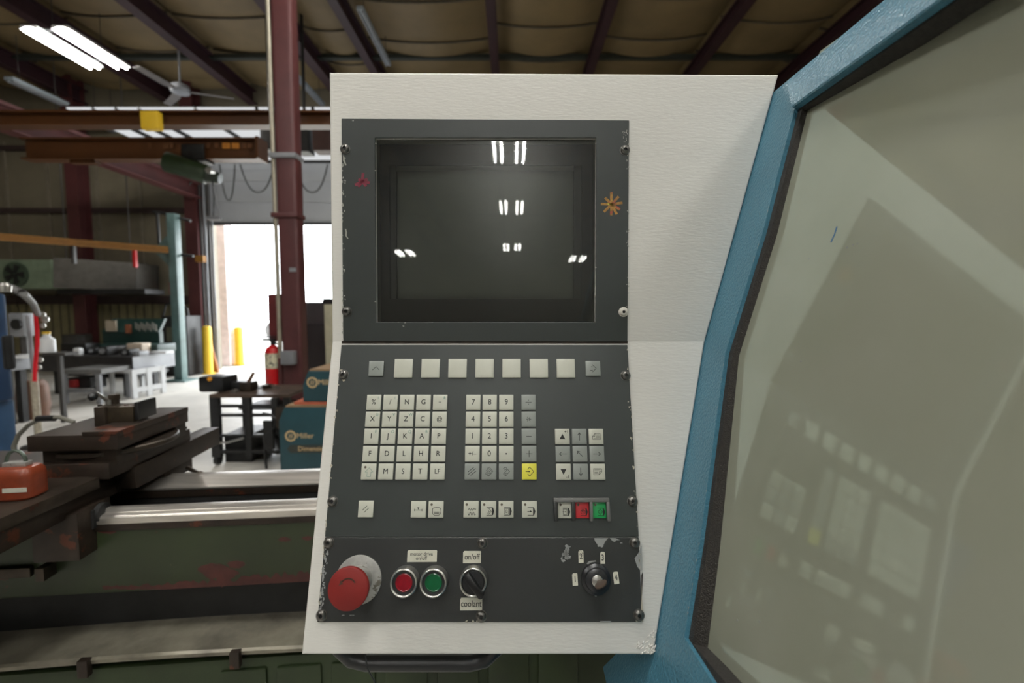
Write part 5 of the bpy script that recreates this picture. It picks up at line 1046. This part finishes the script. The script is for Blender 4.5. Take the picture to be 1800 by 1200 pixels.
# paint chips and scratches -----------------------------------------------------
def blob(mb, f, px, py, rx, ry, n=16, h=PT, jag=.35, t=.0002):
    c = f.uv(px, py, h); k = .77 / 800
    mb.prism([(c[0] + rx * k * (1 + random.uniform(-jag, jag)) * math.cos(2 * math.pi * i / n), c[1] + ry * k * (1 + random.uniform(-jag, jag)) * math.sin(2 * math.pi * i / n)) for i in range(n)], h, h + t)
mb = MB()
def poly(f, pts, mb, h=PT, t=.0002): mb.prism([f.uv(x_, y_, h) for x_, y_ in pts], h, h + t)
poly(LF, [(1044, 945.5), (1069, 945.5), (1064, 951), (1061, 957), (1060, 961), (1057, 962), (1055, 960), (1051, 961), (1050, 956), (1047, 953)], mb)
poly(LF, [(1072, 945.5), (1082, 945.5), (1090, 949), (1083, 949), (1081, 952), (1077, 951)], mb)
for k in range(26):
    y_ = 965 + k * 4.2; x_ = 573 - (y_ - 965) * .09 + random.uniform(-1.5, 4); blob(mb, LF, x_, y_, random.uniform(1, 2.8), random.uniform(1, 3), 8, jag=.6)
for k in range(24):      # branching flaked spot
    a = random.uniform(0, 6.28); r0 = random.uniform(0, 1); blob(mb, LF, 995 + 10 * r0 * math.cos(a), 973 + 16 * r0 * math.sin(a), random.uniform(1.4, 3.2), random.uniform(1.4, 3.6), 7, jag=.7)
poly(LF, [(1128, 958), (1122, 972), (1115.5, 981), (1120, 995), (1126, 1003), (1129, 1001)], mb)
poly(LF, [(1031, 990), (1036, 985.5), (1047, 984.5), (1048, 986.5), (1040, 988), (1034, 991.5)], mb)
poly(LF, [(1055, 1091), (1074, 1091), (1074, 1092.6), (1055, 1092.6)], mb)
for x_, y_ in ((1047, 1047), (1092, 954), (603, 1081), (617, 1081), (621, 1081)): blob(mb, LF, x_, y_, 2.2, .8, 8)
part('paint_chip', mb, M_CHIP, con, M=LF.M, kind='stuff')
mb = MB()
def nib(f, x_, y_, sx_, sy_, m=mb): blob(m, f, x_, y_, sx_, sy_, 7, jag=.7)
for k in range(60): y_ = random.uniform(262, 598); nib(UF, 602 + random.random() ** 3 * 8, y_, random.uniform(.4, 1.6), random.uniform(.4, 2.6))
for k in range(34): y_ = random.uniform(225, 540); nib(UF, 1105 - random.random() ** 3 * 4, y_, random.uniform(.3, 1.2), random.uniform(.4, 2))
for k in range(14): nib(UF, random.uniform(1095, 1103), random.uniform(228, 250), .5, 1)
for (pts) in ([(606, 402), (608.5, 402), (610, 408), (609.5, 414), (612.5, 419), (611, 420), (607, 414), (607.5, 408)], [(603, 272), (609, 290), (607, 291), (603, 282)], [(1045.2, 520), (1046.5, 470), (1046.8, 520)]): poly(UF, pts, mb)
for q in ((700, 566), (712, 567), (709, 573), (760, 566), (621, 212), (693, 244), (661, 252), (660, 530), (1047, 252), (1047, 470), (660, 300)): nib(UF, q[0], q[1], 1.5, .8)
part('paint_nick', mb, mat('pale_paint_nick', srgb(176, 176, 166), .6), con, M=UF.M, kind='stuff')
mb = MB()
for k in range(70):
    s_ = random.random(); side = random.choice((0, 1)); y_ = 608 + 480 * s_; xl_ = 600 - (y_ - 606) * .088; xr_ = 1103 + (y_ - 606) * .057
    nib(LF, (xl_ + random.random() ** 3 * 3 if side == 0 else xr_ - random.random() ** 3 * 4), y_, random.uniform(.4, 1.6), random.uniform(.5, 3), mb)
for q in ((604, 668), (601, 650), (1106, 660), (1106, 665), (1120, 884), (577, 890), (558, 1088), (562, 1091), (850, 1092), (840, 1091), (832, 1091.5), (820, 1092)): nib(LF, q[0], q[1], 2.2, 1.6, mb)
poly(LF, [(1130, 1005), (1127.5, 1010), (1128.5, 1050), (1131, 1080), (1131, 1092), (1118, 1092), (1117, 1088), (1126, 1088), (1127, 1060)], mb)
part('paint_nick', mb, mat('cream_paint_nick', srgb(196, 190, 172), .6), con, M=LF.M, kind='stuff')
# rough built-up paint at the lower right corner
mb = MB()
for k in range(46):
    t_ = random.random(); x_ = 1148 - random.random() ** 1.4 * 46 * t_; y_ = 1150 - random.random() ** 1.4 * 46 * (1 - t_ * .8); c = LF.uv(x_, y_, 0); a = random.uniform(.5, 1.2); l = random.uniform(.002, .005)
    mb.tube([LF.M @ Vector((c[0], c[1], -.0004)), LF.M @ Vector((c[0] + l * math.cos(a), c[1] + l * math.sin(a), .0012)), LF.M @ Vector((c[0] + 2 * l * math.cos(a), c[1] + 2 * l * math.sin(a), -.0004))], [.0004, .0011, .0004], 5)
part('paint_crust', mb, M_WHITE, con, kind='stuff')
# handle below the console
mb = MB(); hb = [LF.at(*LF.uv(x_, 1150, -.05), -.05) for x_ in (598, 878)]
pts = []
Hx0, Hx1 = hb[0].x, hb[1].x; Hy = BL.y + .03; hz = BL.z
for (x_, z_) in ((Hx0, .01), (Hx0 + .004, -.012), (Hx0 + .022, -.03), (Hx0 + .045, -.036), (Hx1 - .045, -.036), (Hx1 - .022, -.03), (Hx1 - .004, -.012), (Hx1, .01)): pts.append((x_, Hy, hz + z_))
mb.tube(pts, .0115, 14); part('grab_handle', mb, M_BLACK, con, label='black grab handle under the console')
mb = MB(); p = [(LF.at(*LF.uv(x_, y_, .0), 0)) for x_, y_ in ((636, 1152), (646, 1175), (660, 1215))]; p = [Vector((q.x, BL.y - .005, q.z)) for q in p]; p[0].z = BL.z + .004; p[0].y = BL.y + .01; mb.tube(p, .0013, 6); part('dangling_wire', mb, M_BLACK, con, label='thin black wire')

# ================================================================== MACHINE ENCLOSURE DOOR (right)
nrm = (TR_ - BR).cross(Vector((0, 1, 0))).normalized(); 
if nrm.x > 0: nrm = -nrm
upv = (TR_ - BR); upv.y = 0; upv.normalize()
DF = Frame(BR + nrm * .0, Vector((0, -1, 0)), upv)      # u towards the viewer, v up the slope, w out to the left
enc = thing('machine_enclosure', 'blue framed machine guard with a large hazy window, right of the console', 'enclosure', DF.at(0, -1.0, -.3))
D = lambda x, y, h=0: DF.uv(x, y, h)
FT = .0
inner = [D(1397, 190), D(1340, 410), D(1275, 620), D(1230, 953), D(1203, 1120), D(1253, 1200)]
it = inner[0]; dirb = Vector(inner[5]) - Vector(inner[4])
ub = 1.5
botR = (ub, inner[5][1] + .0)
inner_full = [it] + inner[1:5] + [inner[5], (inner[5][0] + .25, inner[5][1] - .12), (ub, inner[5][1] - .12), (ub, it[1])]
topo = D(1385, 141); back = -.35
vt = topo[1]
outer = [(back, vt - .0), (topo[0], vt), (ub + .06, vt), (ub + .06, -.95), (-.05, -.95), D(1072, 1230), D(1060, 1172), D(1092, 1140), (back, D(1092, 1140)[1])]
# frame sheet with the window cut out: triangulate ring through bmesh
def ring_sheet(outer, inner, t0, t1):
    bm = bmesh.new()
    def loop(pts): vs = [bm.verts.new((p[0], p[1], t1)) for p in pts]; return [bm.edges.new((vs[i], vs[(i + 1) % len(vs)])) for i in range(len(vs))]
    es = loop(outer) + loop(inner); bmesh.ops.triangle_fill(bm, edges=es, use_beauty=True, use_dissolve=False)
    r_ = bmesh.ops.extrude_face_region(bm, geom=list(bm.faces)); vv = [g for g in r_['geom'] if isinstance(g, bmesh.types.BMVert)]
    bmesh.ops.translate(bm, vec=(0, 0, t0 - t1), verts=vv); bmesh.ops.recalc_face_normals(bm, faces=bm.faces)
    bm.verts.index_update(); mb = MB(); mb.v = [v.co.copy() for v in bm.verts]; mb.f = [tuple(v.index for v in f.verts) for f in bm.faces]; bm.free(); return mb
o_ = [(back, vt), (ub + .06, vt), (ub + .06, -.95), (-.05, -.95), D(1072, 1230), D(1060, 1172), D(1092, 1140), (back, D(1092, 1140)[1])]
mbf = ring_sheet(o_, inner_full, -.022, 0.0)
part('door_frame', mbf, M_BLUE, enc, M=DF.M, bevel=.0)
# raised upper rail catches the roof light
a = topo; m_ = MB(); vin = it[1]
m_.prism([(vt, -.03), (vt, .0), (vt - .002, .0012), (vin + .003, .0045), (vin + .0005, .003), (vin + .0005, -.01)], topo[0] - .0005, ub, Matrix(((0, 0, 1, 0), (1, 0, 0, 0), (0, 1, 0, 0), (0, 0, 0, 1))))
for v_ in m_.v:
    if v_.x < topo[0] + .01: v_.x += (vt - v_.y) / (vt - vin) * (it[0] - topo[0])
part('upper_rail', m_, M_BLUE, enc, M=DF.M)
# rolled lip along the left stile beside the console
# gasket
m_ = MB()
gp = [Vector(p) for p in inner_full]; n = len(gp)
ctr = Vector((.7, .3))
def offs(p, d): return (p[0] + d, p[1])
gi = [(it[0] + .010, it[1] - .004)] + [(p[0] + .011, p[1]) for p in inner[1:4]] + [(inner[4][0] + .012, inner[4][1] + .002), (inner[5][0] + .010, inner[5][1] + .012), (inner[5][0] + .25, inner[5][1] - .11), (ub - .01, inner[5][1] - .11), (ub - .01, it[1] - .004)]
m_ = ring_sheet([(p[0], p[1]) for p in inner_full], gi, -.03, -.006); part('window_gasket', m_, M_GASK, enc, M=DF.M)
pu0 = inner[0][0] - .004; a_ = R(5)
PF = Frame(DF.at(pu0, 0, -.0135), DF.ex * math.cos(a_) - DF.ez * math.sin(a_), DF.ey)       # the sheet sits turned a little into the machine
m_ = MB(); m_.prism([(0, it[1] + .09), (0, inner[1][1])] + [(p[0] - pu0 - .002, p[1]) for p in inner[2:5]] + [(inner[5][0] - pu0 + .004, inner[5][1] - .02), (inner[5][0] - pu0 + .3, inner[5][1] - .17), (ub, inner[5][1] - .17), (ub, it[1] + .09)], -.004, 0); part('window_pane', m_, M_PANE, enc, M=PF.M, smooth=False)
# small marks on the pane
m_ = MB(); q0 = PF.uv(1471, 399); q1 = PF.uv(1461, 425); m_.stroke([q0, ((q0[0] + q1[0]) / 2 + .001, (q0[1] + q1[1]) / 2), q1], .0018, 0, .0003); part('blue_mark', m_, mat('blue_marker', srgb(50, 110, 160), .5), enc, M=PF.M, label='short blue paint stroke')
m_ = MB()
for x_, y_ in ((1507, 428), (1500, 430), (1422, 455), (1408, 635), (1489, 435), (1296, 1090), (1335, 1092)): q = PF.uv(x_, y_); m_.prism([(q[0] + .0016 * random.uniform(.5, 1) * math.cos(a_), q[1] + .0016 * random.uniform(.5, 1) * math.sin(a_)) for a_ in (0, 1, 2, 3, 4, 5)], 0, .0002)
part('pane_speck', m_, M_CHIP, enc, M=PF.M, kind='stuff')
# chips on the inner edge of the frame
m_ = MB()
for k in range(26):
    t_ = random.uniform(0, 4); i = int(t_) if t_ < 4 else 3; a = Vector(inner[i]).lerp(Vector(inner[i + 1]), t_ - i); m_.prism([(a.x - .001 + .0012 * random.uniform(.3, 1) * math.cos(q), a.y + .003 * random.uniform(.3, 1) * math.sin(q)) for q in (0, 1, 2, 3, 4, 5)], 0, .0002)
part('paint_nick', m_, M_CHIP, enc, M=DF.M, kind='stuff')
# interior walls behind the window (open to the roof lights above)
inn = -.95
m_ = MB(); m_.box((-.1, -.2, inn - .01), (ub, vt, inn)); part('inner_back_wall', m_, M_BEIGE, enc, M=DF.M)
m_ = MB(); m_.box((-.11, -.2, inn), (-.1, vt - .02, -.017)); part('inner_end_wall', m_, M_BEIGE, enc, M=DF.M)
m_ = MB(); m_.box((ub, -.2, inn), (ub + .01, vt, -.017)); part('inner_end_wall', m_, M_BEIGE, enc, M=DF.M)
m_ = MB(); m_.box((-.1, -.22, inn), (ub, -.2, -.017)); part('inner_floor', m_, M_BEIGE, enc, M=DF.M)
# olive inner guard with a rounded corner, seen dimly through the hazy sheet
gc = DF.uv(1560, 487, -.3); u0, v0 = gc[0] , gc[1]; m_ = MB()
g2_ = DF.uv(1450, 1200, -.3)
pts = [(g2_[0], -.19), (ub - .05, -.19), (ub - .05, v0)] + [(u0 + .05 - .05 * math.sin(R(q)), v0 - .05 + .05 * math.cos(R(q))) for q in range(0, 91, 15)]
m_.prism(pts, -.31, -.3); part('inner_guard', m_, mat('olive_guard', srgb(206, 202, 158), .5, var=.03), enc, M=DF.M, bevel=.003)
